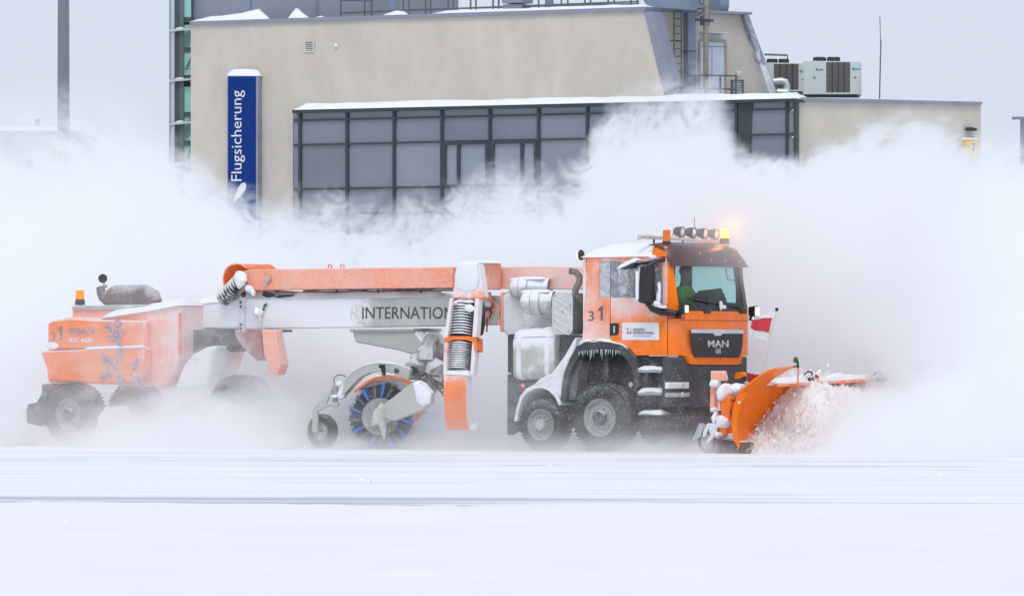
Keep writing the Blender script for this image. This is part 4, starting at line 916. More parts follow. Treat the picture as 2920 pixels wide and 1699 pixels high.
for (dx, dz) in ((-.75, .85), (.8, .4), (.05, .08), (-.7, -.3), (.6, -.85)):
    mb = MB(); mb.rev(c + Vector((hw * dx, -.03, hh * dz)), (0, -1, 0), [(0, .012), (.01, .01), (.011, 0)], 8); k_(mb, 'bolt', M_DARK, si)
mb = MB(); p = c + Vector((hw * .55, .2, hh)); mb.tube([p, p + Vector((.03, 0, .09)), p + Vector((.08, .02, .18)), p + Vector((.085, .02, .28)), p + Vector((.03, -.02, .36)), p + Vector((-.05, -.1, .385))], [.062, .06, .06, .06, .06, .06], 14, caps=False)
ex = k_(mb, 'exhaust_pipe', mat('rusty_pipe', (.24, .21, .18), .7, rime=.15, up=.4, cov=.5))
mb = MB(); mb.rev(p + Vector((-.035, -.085, .383)), (-.6, -.75, .1), [(0, .056), (.001, 0)], 14); k_(mb, 'pipe_mouth', M_BLACK, ex)
M_FIL = mat('filter_housing', (.50, .52, .49), .6, rime=.42, up=1.1, rs=2.2, cov=.95, grain=.25)
def cap_cyl(c, r, L, name):
    mb = MB(); d = Vector((-.96, -.28, 0)); mb.rev(c, d, [(-L, r * .9), (0, r), (.02, r * 1.03), (.07, r * 1.03), (.09, r), (.09 + r * .35, r * .93), (.09 + r * .65, r * .7), (.09 + r * .8, r * .38), (.09 + r * .85, 0)], 28)
    f = k_(mb, name, M_FIL)
    for t in (.045, -.12):
        mb = MB(); mb.rev(c + d * t, d, [(-.008, r * 1.0), (-.008, r * 1.06), (.008, r * 1.06), (.008, r)], 28); k_(mb, 'band', M_STEEL, f)
    mb = MB(); mb.snow([c + Vector((-.25, -r * .55, r * .80)), c + Vector((L * .9, -r * .4, r * .82))], (0, r * .9, 0), .05, .04, nw=8, rough=.3, seed=r * 30); k_(mb, 'snow_cap', M_SNOW, f)
cap_cyl(T(1492, 822, .75), .19, .5, 'air_cleaner'); cap_cyl(T(1527, 862, .25), .215, .35, 'air_cleaner')
mb = MB(); side([(1432, 945), (1432, 838), (1480, 828), (1575, 842), (1580, 960), (1450, 962)], .75, .9, mb); k_(mb, 'engine_cover', M_SNOWY, bevel=.05)
mb = MB(); mb.tube([T(1545, 858, .4), T(1580, 860, .5), T(1600, 850, .5)], .11, 12); mb.blob(T(1555, 838, .7), (.35, .3, .06), 14, .3, 4); k_(mb, 'air_pipe', M_FIL)
mb = MB(); side([(1450, 836), (1490, 826), (1545, 836), (1590, 836), (1655, 842), (1655, 858), (1560, 852), (1450, 850)], .9, .4, mb); k_(mb, 'snow_cap', M_SNOW, bevel=.03)
# round-edged tank with straps
c = T(1520, 1016, .12); hw = (T(1580, 1016, .12).x - T(1461, 1016, .12).x) / 2; hh = (T(1520, 952, .12).z - T(1520, 1083, .12).z) / 2
tp = []
for (sy, sz, a0) in ((1, 1, 0), (-1, 1, 90), (-1, -1, 180), (1, -1, 270)):
    for k in range(7): a = math.radians(a0 + 15 * k); tp.append(Vector((c.x - hw, c.y + .3 + sy * .12 + .18 * math.cos(a), c.z + sz * (hh - .18) + .18 * math.sin(a))))
mb = MB(); mb.prism(tp, (hw * 2, 0, 0)); ta = k_(mb, 'tank', mat('tank_paint', (.46, .48, .42), .5, rime=.3, up=1.0, rs=2.4, cov=.9, grain=.4, gx=(2, 1.72, 1.95, .35)), bevel=.015)
for f_ in (.10, .78):
    x = c.x - hw + 2 * hw * f_; ce = Vector((0, c.y + .3, c.z))
    sp = [Vector((x, ce.y + (p.y - ce.y) * 1.045, ce.z + (p.z - ce.z) * 1.03)) for p in tp]
    mb = MB(); n = len(tp); mb.prism(sp, (.1, 0, 0)); k_(mb, 'strap', M_SNOWY, ta, bevel=.004)
mb = MB(); mb.snow([(c.x - hw - .02, c.y + .02, c.z + hh - .05), (c.x + hw + .02, c.y + .02, c.z + hh - .05)], (0, .6, 0), .16, .04, nw=9, rough=.7, slump=.03, seed=9.); k_(mb, 'snow_cap', M_SNOW, ta)
mb = MB(); side([(1448, 1060), (1448, 955), (1461, 952), (1461, 1066)], .1, .6, mb); k_(mb, 'end_plate', M_DARK)
mb = MB(); side([(1580, 955), (1660, 955), (1640, 1000), (1612, 1030), (1592, 1060), (1580, 1060)], .3, .5, mb); k_(mb, 'battery_box', mat('battery_box_grime', (.16, .16, .155), .8, rime=.3, rs=4, cov=.5, grain=.5), bevel=.01)
mb = MB(); side([(1447, 1066), (1600, 1066), (1600, 1150), (1447, 1240)], .45, .2, mb); k_(mb, 'side_skirt', M_CHAS)
c = T(1491, 1098, -.02); mb = MB(); mb.blob(c, (.03, .02, .03), 8, 0); k_(mb, 'marker_lamp', emis('marker_orange', (1., .22, .05), .8))
# interior
mb = MB(); mb.box((X0 - .38, .1, zc(905)), (X0 + .1, 2.4, zc(872))); mb.rev((X0 - .2, 1.72, zc(874)), (1, 0, 0), [(-.2, .0), (-.2, .3), (.16, .33), (.18, 0)], 18, 0, 2 * math.pi); k_(mb, 'dashboard', M_INT, bevel=.02)
mb = MB(); cs = Vector((X0 - .26, 1.82, zc(846))); ax = Vector((.62, 0, -.78)); 
ring = [cs + (ax.orthogonal().normalized() * math.cos(a) + ax.cross(ax.orthogonal().normalized()).normalized() * math.sin(a)) * .24 for a in [2 * math.pi * k / 28 for k in range(29)]]
mb.tube(ring, .018, 8, caps=False); mb.tube([cs - ax * .0, cs + ax * .3], .03, 8)
mb.tube([ring[0], cs, ring[14]], .014, 6); k_(mb, 'steering_wheel', M_BLACK)
for y in (.6, 1.68):
    mb = MB(); mb.box((X0 - 1.25, y - .25, zc(985)), (X0 - .7, y + .25, zc(925))); mb.box((X0 - 1.38, y - .25, zc(930)), (X0 - 1.22, y + .25, zc(815))); mb.box((X0 - 1.36, y - .14, zc(815)), (X0 - 1.24, y + .14, zc(785))); k_(mb, 'seat', M_INT, bevel=.05)
# ---- driver
dv = bpy.data.objects.new('person', None); COL.objects.link(dv); dv.location = (TF.o.x, TF.o.y, 0); dv.rotation_euler = (0, 0, YAW)
tag(dv, 'driver in a green jacket seated behind the windscreen, hands on the wheel', 'person')
def skin_body(name, V, E, Rr, root, cut, parent):
    me = bpy.data.meshes.new(name); me.from_pydata([tuple(v) for v in V], E, []); o = bpy.data.objects.new(name, me); COL.objects.link(o)
    o.modifiers.new('skin', 'SKIN'); ss = o.modifiers.new('sub', 'SUBSURF'); ss.levels = ss.render_levels = 2
    for i, r in enumerate(Rr): me.skin_vertices[0].data[i].radius = (r if isinstance(r, tuple) else (r, r))
    me.skin_vertices[0].data[root].use_root = True
    ev = bpy.data.meshes.new_from_object(o.evaluated_get(bpy.context.evaluated_depsgraph_get())); bpy.data.objects.remove(o)
    ev.name = name; ev.materials.clear(); ev.materials.append(M_SUIT); ev.materials.append(M_SKIN); ev.materials.append(M_INT)
    for p in ev.polygons:
        p.use_smooth = True; p.material_index = cut(p.center)
    r = bpy.data.objects.new(name, ev); COL.objects.link(r); r.parent = parent; return r
dx, dy = X0 - .76, 1.74; hz = zc(896)
V = [(dx, dy, hz), (dx - .02, dy, hz + .22), (dx - .03, dy, hz + .42), (dx - .01, dy, hz + .53), (dx + .02, dy, hz + .62), (dx + .04, dy, hz + .72), (dx + .05, dy, hz + .80),
     (dx, dy - .19, hz + .42), (dx + .14, dy - .27, hz + .22), (dx + .38, dy - .22, hz + .27), (dx + .46, dy - .2, hz + .30),
     (dx, dy + .19, hz + .42), (dx + .14, dy + .27, hz + .22), (dx + .38, dy + .2, hz + .27), (dx + .46, dy + .18, hz + .30),
     (dx + .2, dy - .12, hz), (dx + .48, dy - .14, hz + .03), (dx + .5, dy - .14, hz - .40), (dx + .2, dy + .12, hz), (dx + .48, dy + .14, hz + .03), (dx + .5, dy + .14, hz - .40)]
Eg = [(0, 1), (1, 2), (2, 3), (3, 4), (4, 5), (5, 6), (2, 7), (7, 8), (8, 9), (9, 10), (2, 11), (11, 12), (12, 13), (13, 14), (0, 15), (15, 16), (16, 17), (0, 18), (18, 19), (19, 20)]
Rs = [(.16, .15), (.17, .14), (.18, .14), .065, .08, .11, .075, .085, .062, .045, .045, .085, .062, .045, .045, .1, .075, .055, .1, .075, .055]
skin_body('body', V, Eg, Rs, 0, lambda p: 1 if (p.z > hz + .52 or p.x > dx + .43 and p.z > hz + .2) else (2 if p.z < hz + .05 and p.x > dx + .1 else 0), dv)
mb = MB(); mb.blob((dx + .02, dy, hz + .78), (.115, .095, .11), 14, .05, 5); mb.obj('hair', M_BLACK, dv)
mb = MB(); mb.loft([(dx + .13, dy - .02, hz + .68), (dx + .13, dy + .02, hz + .68), (dx + .13, dy, hz + .66)], [(dx + .165, dy - .012, hz + .685), (dx + .165, dy + .012, hz + .685), (dx + .165, dy, hz + .675)]); mb.obj('nose', M_SKIN, dv)
for s in (-1, 1):                                         # fingers closed round the rim
    for f in range(5):
        b = Vector((dx + .49, dy + s * .185 + (f - 2) * .017, hz + .31 - abs(f - 2) * .004)); mb = MB(); mb.tube([b - Vector((.03, 0, 0)), b + Vector((.02, 0, .01)), b + Vector((.045, 0, -.015)), b + Vector((.03, 0, -.04))], [.009, .0085, .008, .006], 6); mb.obj('finger', M_SKIN, dv)

# ================================================================== SNOW PLOUGH
pw = TF.empty('snow_plow'); tag(pw, 'curved orange snow plow blade carried low in front of the truck', 'plow')
def p_(mb, name, m, par=None, **kw): return mb.obj(name, m, par or pw, **kw)
NY = -.34                                             # near end of the blade
def nz(u, v): return T(u, v, NY)
prof_px = [(2108, 1268), (2101, 1262), (2094, 1248), (2091, 1222), (2091, 1190), (2096, 1158), (2108, 1128), (2128, 1103), (2157, 1080), (2189, 1060), (2212, 1052)]
PR = [nz(u, v) for u, v in prof_px]
def blade(prof, ya, yb, top_shift, n, m, name, thick=.03, za=0., zb=0.):
    rows = []
    for i in range(n + 1):
        t = i / n; row = []
        for j, p in enumerate(prof):
            f = j / (len(prof) - 1); q = Vector((p.x + top_shift * f * f * t, ya + (yb - ya) * t, p.z + (za + (zb - za) * t) * f * f)); row.append(q)
        rows.append(row)
    k = len(prof); mb = MB(); vs = [q for r in rows for q in r]; q0 = len(vs); vs += [q + Vector((-thick, 0, thick * .5)) for r in rows for q in r]
    fs = [[i * k + j, i * k + j + 1, (i + 1) * k + j + 1, (i + 1) * k + j] for i in range(n) for j in range(k - 1)]
    fs += [[q0 + a for a in f] for f in fs]
    fs += [[j, j + 1, q0 + j + 1, q0 + j] for j in range(k - 1)] + [[n * k + j, n * k + j + 1, q0 + n * k + j + 1, q0 + n * k + j] for j in range(k - 1)]
    fs += [[i * k + e, (i + 1) * k + e, q0 + (i + 1) * k + e, q0 + i * k + e] for i in range(n) for e in (0, k - 1)]
    mb.add(vs, fs); return p_(mb, name, m, ang=.9)
M_BLADE = mat('blade_paint', (.93, .19, .001), .3, rime=.02, var=.09, vs=1.3, bump=.05, spec=.28)
blade(PR, NY, NY + .55, .12, 6, M_BLADE, 'wing', za=0, zb=.05)
PRm = [Vector((p.x * 1.0, p.y, min(p.z, 1e9))) for p in PR if p.z < T(2257, 1102, .2).z]
ztop = T(2258, 1100, .25).z
PRm = PR[:8] + [Vector((PR[8].x + .02, 0, ztop))]
blade(PRm, NY + .55, 3.3, .16, 14, M_BLADE, 'mouldboard', za=0, zb=.08)
a_, b2 = Vector((PRm[-1].x + .03, NY + .56, ztop + .01)), Vector((PRm[-1].x + .19, 3.3, ztop + .09))
mb = MB(); mb.bar(a_, b2, .07, .06); tb = p_(mb, 'top_rail', mat('rail_rime', OR, .5, rime=.4, up=.5, cov=.7), bevel=.01)
mb = MB(); mb.snow([a_ + Vector((-.05, 0, .03)), b2 + Vector((-.05, 0, .03))], (-.12, 0, 0), .10, .1, nw=5, rough=.6); p_(mb, 'snow_cap', M_SNOW, tb)
# edge ribs of the near end and end plate
mb = MB(); mb.tube([p + Vector((-.01, 0, 0)) for p in PR], .022, 8); p_(mb, 'edge_rib', M_BLADE)
mb = MB(); pts = [T(u, v, NY - .01) for u, v in [(2108, 1123), (2132, 1118), (2122, 1138), (2109, 1170), (2103, 1210), (2104, 1240), (2112, 1268), (2108, 1278), (2098, 1262), (2091, 1230), (2091, 1180), (2098, 1150)]]
mb.prism(pts, (0, -.03, 0)); ep = p_(mb, 'end_plate', M_BLADE, bevel=.008)
mb = MB(); mb.rev(T(2108, 1147, NY - .045), (0, -1, 0), [(0, .025), (.015, .022), (.016, 0)], 10); p_(mb, 'bolt', M_INKW, ep)
mb = MB(); lp = [PR[-1], PR[-1] + Vector((.12, .55, .05))]; mb.tube([lp[0], lp[1], Vector((PR[-1].x + .12 - .02, NY + .56, ztop))], .016, 6); p_(mb, 'lip', mat('lip_pale', (.85, .28, .08), .4), None)
# cutting edge
mb = MB(); x = PR[0].x
mb.prism([(x - .02, NY, .02), (x + .1, NY, .015), (x + .04, NY, .2), (x - .03, NY, .22)], (0, 3.6, 0)); p_(mb, 'cutting_edge', mat('rubber_edge', (.16, .11, .045), .7, rime=.12, var=.25), bevel=.008)
mb = MB(); mb.box((x - .01, NY + .0, .205), (x + .05, NY + 3.6, .225)); p_(mb, 'clamp_strip', M_SNOWY)
# lifting frame, cylinders, brackets
mb = MB(); side([(2023, 1168), (2026, 1057), (2060, 1057), (2064, 1072), (2066, 1085), (2040, 1088), (2037, 1168)], .35, .14, mb); p_(mb, 'lift_frame', M_OR_RIME, bevel=.015)
mb = MB(); mb.tube([T(2030, 1092, .3), T(2050, 1096, .3)], .07, 12); mb.blob(T(2036, 1094, .25), (.09, .06, .07), 10, .3, 7); p_(mb, 'pivot', M_SNOWY)
mb = MB(); side([(2054, 1190), (2053, 1128), (2080, 1128), (2082, 1150), (2079, 1195), (2056, 1215)], .02, .2, mb); cy = p_(mb, 'pillar', mat('pillar_orange', OR, .45, rime=.22, rs=7, cov=.95, grain=.6), bevel=.03)
mb = MB(); side([(2044, 1238), (2046, 1208), (2070, 1210), (2068, 1240), (2060, 1242)], .0, .22, mb); p_(mb, 'socket', M_OR, bevel=.02)
mb = MB(); side([(2046, 1170), (2047, 1107), (2052, 1107), (2054, 1170)], .03, .1, mb); p_(mb, 'gusset', M_OR_RIME)
mb = MB(); side([(2040, 1196), (2036, 1290), (2054, 1292), (2054, 1245)], -.03, .03, mb); p_(mb, 'red_flap', M_REDRUB)
mb = MB(); front([(2053, 1252), (2110, 1256), (2110, 1292), (2053, 1292)], PR[3].x - .28, -.05, mb); p_(mb, 'rubber_skirt', mat('skirt_rubber', (.06, .015, .02), .8, rime=.25, rs=5, cov=.4))
mb = MB(); side([(2080, 1240), (2082, 1150), (2098, 1150), (2094, 1238)], .3, .1, mb); side([(2054, 1236), (2100, 1236), (2100, 1252), (2054, 1252)], .1, .3, mb); p_(mb, 'blade_frame', M_SNOWY, bevel=.015)
mb = MB(); side([(2093, 1078), (2097, 1062), (2117, 1060), (2123, 1070), (2100, 1080)], 1.2, .1, mb); p_(mb, 'bracket', M_OR, bevel=.01)
mb = MB(); side([(2060, 1118), (2118, 1100), (2123, 1112), (2090, 1128), (2060, 1132)], .9, .9, mb); p_(mb, 'cross_beam', M_SNOWY, bevel=.03)
mb = MB(); mb.tube([T(2080, 1143, .12), T(2100, 1140, .12)], .015, 6); mb.tube([T(2081, 1165, .05), T(2084, 1178, .05), T(2090, 1176, .1)], .012, 6); p_(mb, 'hose', M_BLACK)
mb = MB(); mb.blob(T(2069, 1116, .1), (.16, .17, .13), 16, .3, 5); mb.blob(T(2096, 1112, .25), (.17, .15, .08), 14, .4, 5); mb.blob(T(2063, 1204, .05), (.13, .13, .12), 14, .3, 6); mb.blob(T(2042, 1190, .1), (.07, .1, .14), 12, .4, 6); mb.blob(T(2050, 1240, .0), (.1, .12, .06), 12, .4, 6); mb.blob(T(2112, 1104, .6), (.12, .2, .07), 12, .4, 5); mb.blob(T(2037, 1168, .3), (.07, .1, .05), 10, .3, 5); mb.blob(T(2088, 1200, .2), (.06, .1, .12), 10, .4, 6)
p_(mb, 'packed_snow', M_SNOW)
mb = MB()
for k in range(5):
    mb.rev(T(2032, 1176 + k * 5.5, .42), (0, 0, 1), [(-.015, .045), (-.008, .065), (.008, .065), (.015, .045)], 14)
mb.tube([T(2032, 1168, .42), T(2030, 1205, .42)], .04, 10); p_(mb, 'spring', M_CHAS)
# support wheel of the plough
hubp = T(2017, 1258, -.02); 
mb = MB(); mb.rev((0, 0, 0), (0, -1, 0), [(-.08, 0), (-.02, .02), (.0, .07), (-.02, .10), (.01, .125), (.0, .13)], 24); w_ = p_(mb, 'support_wheel', M_RIM); w_.location = (hubp.x, -.02, .205)
mb = MB(); mb.rev((0, 0, 0), (0, -1, 0), [(-.10, .12), (-.10, .18), (-.07, .205), (-.02, .205), (.015, .18), (.015, .13)], 28); mb.obj('tyre', M_TYRE, w_)
mb = MB(); side([(2004, 1232), (2016, 1206), (2044, 1212), (2044, 1224), (2036, 1246), (2020, 1264), (2012, 1262), (2024, 1240), (2020, 1222), (2012, 1242), (2002, 1248)], -.06, .16, mb); p_(mb, 'wheel_fork', M_SNOWY, bevel=.012)
mb = MB(); side([(1972, 1258), (1994, 1206), (2006, 1216), (1998, 1244)], -.05, .14, mb); p_(mb, 'spray_flap', mat('flap_pale', (.42, .44, .47), .6, rime=.3))
# marker flag, marker lamps
fp = [T(2168, 1072, .1), T(2190, 975, .1), T(2214, 886, .1)]
mb = MB(); mb.tube(fp, .02, 8); fo = p_(mb, 'flag_pole', mat('pole_pale', (.66, .65, .58), .6))
mb = MB(); mb.tube([fp[2], fp[2] + (fp[2] - fp[1]).normalized() * .05], .03, 8); p_(mb, 'pole_tip', M_BLACK, fo)
def cloth(pa, pb, name, m):
    n = 12; mb = MB(); vs = []
    for i in range(n + 1):
        t = i / n
        for P in (pa, pb):
            a, b = P; q = a.lerp(b, t); q = q + Vector((0, .07 * math.sin(t * 8 + (0 if P is pa else .8)) * t, .025 * math.sin(t * 6.5) * t)); vs.append(q)
    vs2 = [v + Vector((0, .006, 0)) for v in vs]; k = len(vs)
    fs = [[2 * i, 2 * i + 1, 2 * i + 3, 2 * i + 2] for i in range(n)]; fs += [[k + a for a in f] for f in fs]
    mb.add(vs + vs2, fs); return p_(mb, name, m, fo)
e = lambda u, v: T(u, v, .1)
cloth((e(2212, 889), e(2141, 903)), (e(2206, 905), e(2139, 911)), 'flag', M_FLAGW)
cloth((e(2201, 906), e(2139, 911)), (e(2192, 949), e(2136, 936)), 'flag', M_FLAGR)
cloth((e(2192, 949), e(2136, 936)), (e(2186, 972), e(2133, 953)), 'flag', M_FLAGW)
mb = MB(); mb.prism([e(2206, 905) + Vector((0, -.012, 0)), e(2209, 890) + Vector((0, -.012, 0)), e(2213, 888) + Vector((0, -.012, 0)), e(2194, 972) + Vector((0, -.012, 0)), e(2186, 972) + Vector((0, -.012, 0))], (0, .008, 0)); p_(mb, 'flag_hem', M_FLAGW, fo)
mb = MB(); side([(2130, 1096), (2130, 1063), (2164, 1068), (2150, 1080)], 2.3, .02, mb); p_(mb, 'flag', M_FLAGR)
def marker(base, tip, body, m1, name='marker_lamp'):
    mb = MB(); mb.tube([base, tip], .02, 8); ml = p_(mb, name, M_BLACK)
    mb = MB(); mb.blob(body, (.045, .05, .055), 10, .05); p_(mb, 'lamp_head', m1, ml); return ml
b0 = nz(2250, 1048) + Vector((0, .3, 0)); b1 = nz(2248, 1028) + Vector((0, .3, 0)); b3 = nz(2243, 1026) + Vector((0, .3, 0)); marker(b0, b1, b3, mat('marker_green', (.05, .09, .02), .4))
mb = MB(); mb.tube([b0, nz(2243, 1043) + Vector((0, .3, 0)), nz(2236, 1047) + Vector((0, .3, 0))], .012, 6); p_(mb, 'cable', M_BLACK)
ry = 1.0; rp = Vector((a_.x + .02, ry, ztop + .06))
def rail_lamp(u, v, lx, m0, m1):
    c0 = RR(u, v, lx); mb = MB(); mb.tube([c0 + Vector((0, -.18, -.02)), c0 + Vector((0, .08, .0))], .045, 10); q = p_(mb, 'rail_lamp', m0)
    mb = MB(); mb.rev(c0 + Vector((0, .08, 0)), (.5, 1, 0), [(0, .07), (.03, .07), (.04, .055), (.03, 0)], 14); p_(mb, 'reflector', m1, q)
    mb = MB(); mb.tube([c0 + Vector((0, .0, -.03)), c0 + Vector((-.05, -.1, -.19))], .014, 6); mb.tube([c0 + Vector((0, .06, -.03)), c0 + Vector((-.02, -.02, -.19))], .012, 6); p_(mb, 'stay', M_OR, q)
    mb = MB(); mb.tube([c0 + Vector((0, -.05, .06)), c0 + Vector((0, -.08, .12)), c0 + Vector((0, -.2, .12)), c0 + Vector((0, -.32, .07))], .014, 6); p_(mb, 'cable', m0, q)
rail_lamp(2320, 1079, a_.x, M_BLACK, M_AMBER); rail_lamp(2518, 1079, b2.x, M_DARK, M_LENS)
mb = MB(); c0 = RR(2511, 1067, b2.x); mb.tube([RR(2508, 1090, b2.x), c0], .02, 6); mb.blob(c0 + Vector((0, .03, .02)), .05, 8, .1); p_(mb, 'marker_lamp', M_OR)
mb = MB()
for k in range(4): mb.tube([RR(2262 + k * 2, 1085 - k * 2, a_.x - .05), RR(2280 + k * 3, 1080 - k * 2, a_.x - .05), RR(2296, 1084 + k * 1.5, a_.x - .05)], .012, 5)
p_(mb, 'hose', M_OR)

# ---- snow rolling in front of the blade
def hint(t):
    P = [(-1, 0), (.22, 0), (.45, .20), (.8, .42), (1.16, .64), (1.4, .98), (1.6, 1.2), (5, 1.28)]
    for (a, b), (c, d) in zip(P, P[1:]):
        if a <= t <= c: return b + (d - b) * (t - a) / (c - a)
    return 0
M_HEAP = mat('ploughed_snow', (.88, .83, .825), .95, var=.05, vs=3, bump=.8, bs=30, spec=.2)  # pinkish base colour stands in for orange light off the blade
mb = MB(); NA, NB = 90, 60; rows = []
x0h = PR[3].x
for i in range(NA + 1):
    a = i / NA; y = NY + .02 + 3.9 * a; row = []
    for j in range(NB + 1):
        b = j / NB; x = x0h + 2.1 * b
        ramp = hint(y - NY)
        hold = min(1, max(0, (y - NY - 1.1) / .5)) * .3
        h = ramp * min(1, (1 - b) / (1 - hold)) ** (1.0 + .4 * a) * (1 + .12 * math.sin(b * 5 + a * 3))
        P = Vector((x, y, 0)); r1 = abs(mnoise.noise(P * 2.3)); r2 = abs(mnoise.noise(P * 6.5)); r3 = mnoise.noise(P * 15)
        k = min(1, h / .25)
        row.append(Vector((x + .06 * r3 * k, y - (.10 * r1) * k + .05 * mnoise.noise(P * 9) * k, max(-.02, h * (1 - .1 * r1) + (.22 * r2 - .06 + .07 * r3) * k))))
    rows.append(row)
m_ = NB + 1; mb.add([p for r in rows for p in r], [[i * m_ + j, i * m_ + j + 1, (i + 1) * m_ + j + 1, (i + 1) * m_ + j] for i in range(NA) for j in range(NB)])
for k in range(5200):
    i = min(NA, int((.05 + abs(random.gauss(0, .33))) * NA)); j = random.randrange(0, NB); p = rows[i][j] + Vector((random.gauss(0, .04), random.gauss(-.02, .05), random.uniform(0, .10) * (1 - j / NB)))
    if p.z < .02: p.z = .02
    r = random.uniform(.010, .026) * (2.2 if random.random() < .05 else 1)
    d = [Vector((random.gauss(0, 1), random.gauss(0, 1), random.gauss(0, 1))).normalized() * r * random.uniform(.6, 1.4) for _ in range(4)]
    d[0] = Vector((0, 0, r * 1.5)); mb.add([p + q for q in d], [[0, 1, 2], [0, 2, 3], [0, 3, 1], [1, 3, 2]])
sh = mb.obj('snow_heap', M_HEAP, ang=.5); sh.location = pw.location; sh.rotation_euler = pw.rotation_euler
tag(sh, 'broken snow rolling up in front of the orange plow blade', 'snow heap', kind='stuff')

# ================================================================== TOWED SWEEPER
OFF = T(191, 1178, 0).x
SF = Frame(TF.o.x + TF.ex.x * OFF, TF.o.y + TF.ex.y * OFF, YAW); S = SF.T
sw = SF.empty('runway_sweeper'); tag(sw, 'long towed runway sweeper with orange blower duct, brush and rear engine body', 'sweeper')
def s_(mb, name, m, par=None, **kw): return mb.obj(name, m, par or sw, **kw)
def ss(px, ly, th, mb=None):
    mb = mb or MB(); return mb.prism([S(u, v, ly) for u, v in px], (0, th, 0))
bx = S(512, 950, 0).x
M_BODY = mat('body_orange_blown', OR, .5, rime=.18, up=.6, rs=1.1, cov=.72, grain=.35, soft=.16, spec=.28, gx=((0, 1.2, 2.6, .62), (2, 1.25, .7, .4)))
# rear engine body
mb = MB(); ss([(136, 1090), (136, 926), (146, 915), (207, 903), (290, 906), (512, 870), (512, 1012), (494, 1063), (471, 1105), (300, 1095)], .18, 2.0, mb); eb = s_(mb, 'engine_body', M_BODY, bevel=.04)
mb = MB(); ss([(136, 994), (136, 922), (150, 914), (206, 908), (286, 912), (412, 914), (412, 946), (411, 994)], .0, .17, mb); s_(mb, 'upper_panel', M_BODY, eb, bevel=.03)
mb = MB(); ss([(115, 1001), (240, 996), (411, 990), (411, 1062), (390, 1085), (300, 1092), (135, 1082), (133, 1052)], -.06, .22, mb); s_(mb, 'lower_panel', M_BODY, eb, bevel=.03)
mb = MB(); ss([(207, 905), (207, 884), (420, 884), (400, 905)], .35, 1.5, mb); s_(mb, 'upper_deck', M_OR_RIME, eb)
mb = MB(); ss([(205, 884), (205, 871), (440, 868), (420, 884)], .30, 1.6, mb); s_(mb, 'roof_slab', mat('slab_grey', (.42, .40, .38), .7, rime=.3, up=.5, cov=.7), eb, bevel=.015)
mb = MB(); pth = [S(u, v, .12) for u, v in [(286, 908), (350, 898), (430, 886), (508, 871)]]; mb.snow(pth, (0, 1.2, 0), .16, .1, nw=8, seed=5.); s_(mb, 'snow_cap', M_SNOW, eb)
mb = MB(); mb.snow([S(240, 996, -.08), S(411, 990, -.08)], (0, .10, 0), .05, .08, nw=4); s_(mb, 'snow_cap', M_SNOW, eb)
mb = MB(); mb.blob(S(152, 984, -.02), (.13, .03, .08), 10, .4, 6); s_(mb, 'snow_cap', M_SNOW, eb)
mb = MB(); ss([(508, 1012), (508, 893), (513, 893), (513, 1012)], .15, .05, mb); s_(mb, 'corner_trim', M_OR, eb)
SP = lambda u, v, o: S(u, v, o)
ptext(SP, '3', 147, 158, 970, 946, -.004, M_INK, eb, bold=.006); mb = MB(); ss([(172, 930), (176.5, 930), (176.5, 969), (171, 969), (171, 940), (166, 944), (166, 937)], -.008, .006, mb); s_(mb, 'lettering', M_INK, eb)
ptext(SP, 'ØTBACH', 197, 268, 953, 936, -.004, M_INKP, eb, bold=.012); ptext(SP, 'RSC 400H', 197, 266, 976, 963, -.004, M_INKW, eb, bold=.02, shear=.25)
def crystal(c, ang, L, ly, name='snowflake_motif'):
    mb = MB(); c = Vector(c)
    for a0 in ang:
        d = Vector((math.cos(a0), 0, math.sin(a0))); mb.bar(c, c + d * L, .035, .004, (0, 1, 0))
        for t in (.3, .5, .7, .88):
            for s in (-1, 1):
                e_ = Vector((math.cos(a0 + s * .9), 0, math.sin(a0 + s * .9))); q = c + d * L * t; mb.bar(q, q + e_ * L * .34 * (1.1 - t * .6), .03, .004, (0, 1, 0))
    s_(mb, name, M_INKP, eb)
crystal(S(345, 992, -.004), [math.radians(a) for a in (128, 100)], .55, 0); crystal(S(333, 1048, -.064), [math.radians(a) for a in (150, 75, 210, -70)], .42, 0)
crystal(S(372, 1068, -.064), [math.radians(a) for a in (60, -40)], .35, 0)
bc = beacon(S(228, 853, .5), M_BEAC, sw, .085, .17); mb = MB(); mb.tube([S(229, 872, .5), S(229, 858, .5)], .035, 8); s_(mb, 'stem', M_DARK, bc)
# silencer with flap pipe on the roof
M_SIL = mat('silencer_rust', (.20, .15, .14), .8, rime=.3, up=.4, rs=3, cov=.5, grain=.5)
mb = MB(); mb.tube([S(306, 858, .7), S(318, 847, .7), S(330, 843, .7), S(415, 843, .7), S(434, 852, .7), S(447, 866, .7)], [.12, .17, .2, .205, .19, .12], 18); sx_ = s_(mb, 'silencer', M_SIL)
mb = MB(); mb.tube([S(318, 860, .7), S(304, 858, .7), S(293, 848, .7), S(288, 834, .7), S(287, 819, .7)], [.085, .085, .085, .082, .082], 14); s_(mb, 'exhaust_pipe', M_SIL, sx_)
mb = MB(); mb.tube([S(279, 819, .7), S(305, 816, .7)], .02, 8); mb.tube([S(299, 820, .7), S(296, 805, .7)], [.035, .015], 6); s_(mb, 'flap_hinge', M_SIL, sx_)
mb = MB(); mb.rev(S(293, 794, .7), (.8, -.6, 0.1), [(-.01, 0), (-.01, .085), (.01, .085), (.01, 0)], 18); s_(mb, 'rain_flap', M_DARK, sx_)
for u in (331, 404): mb = MB(); mb.box(S(u, 826, .68), S(u + 7, 818, .74)); s_(mb, 'lifting_lug', M_SIL, sx_)
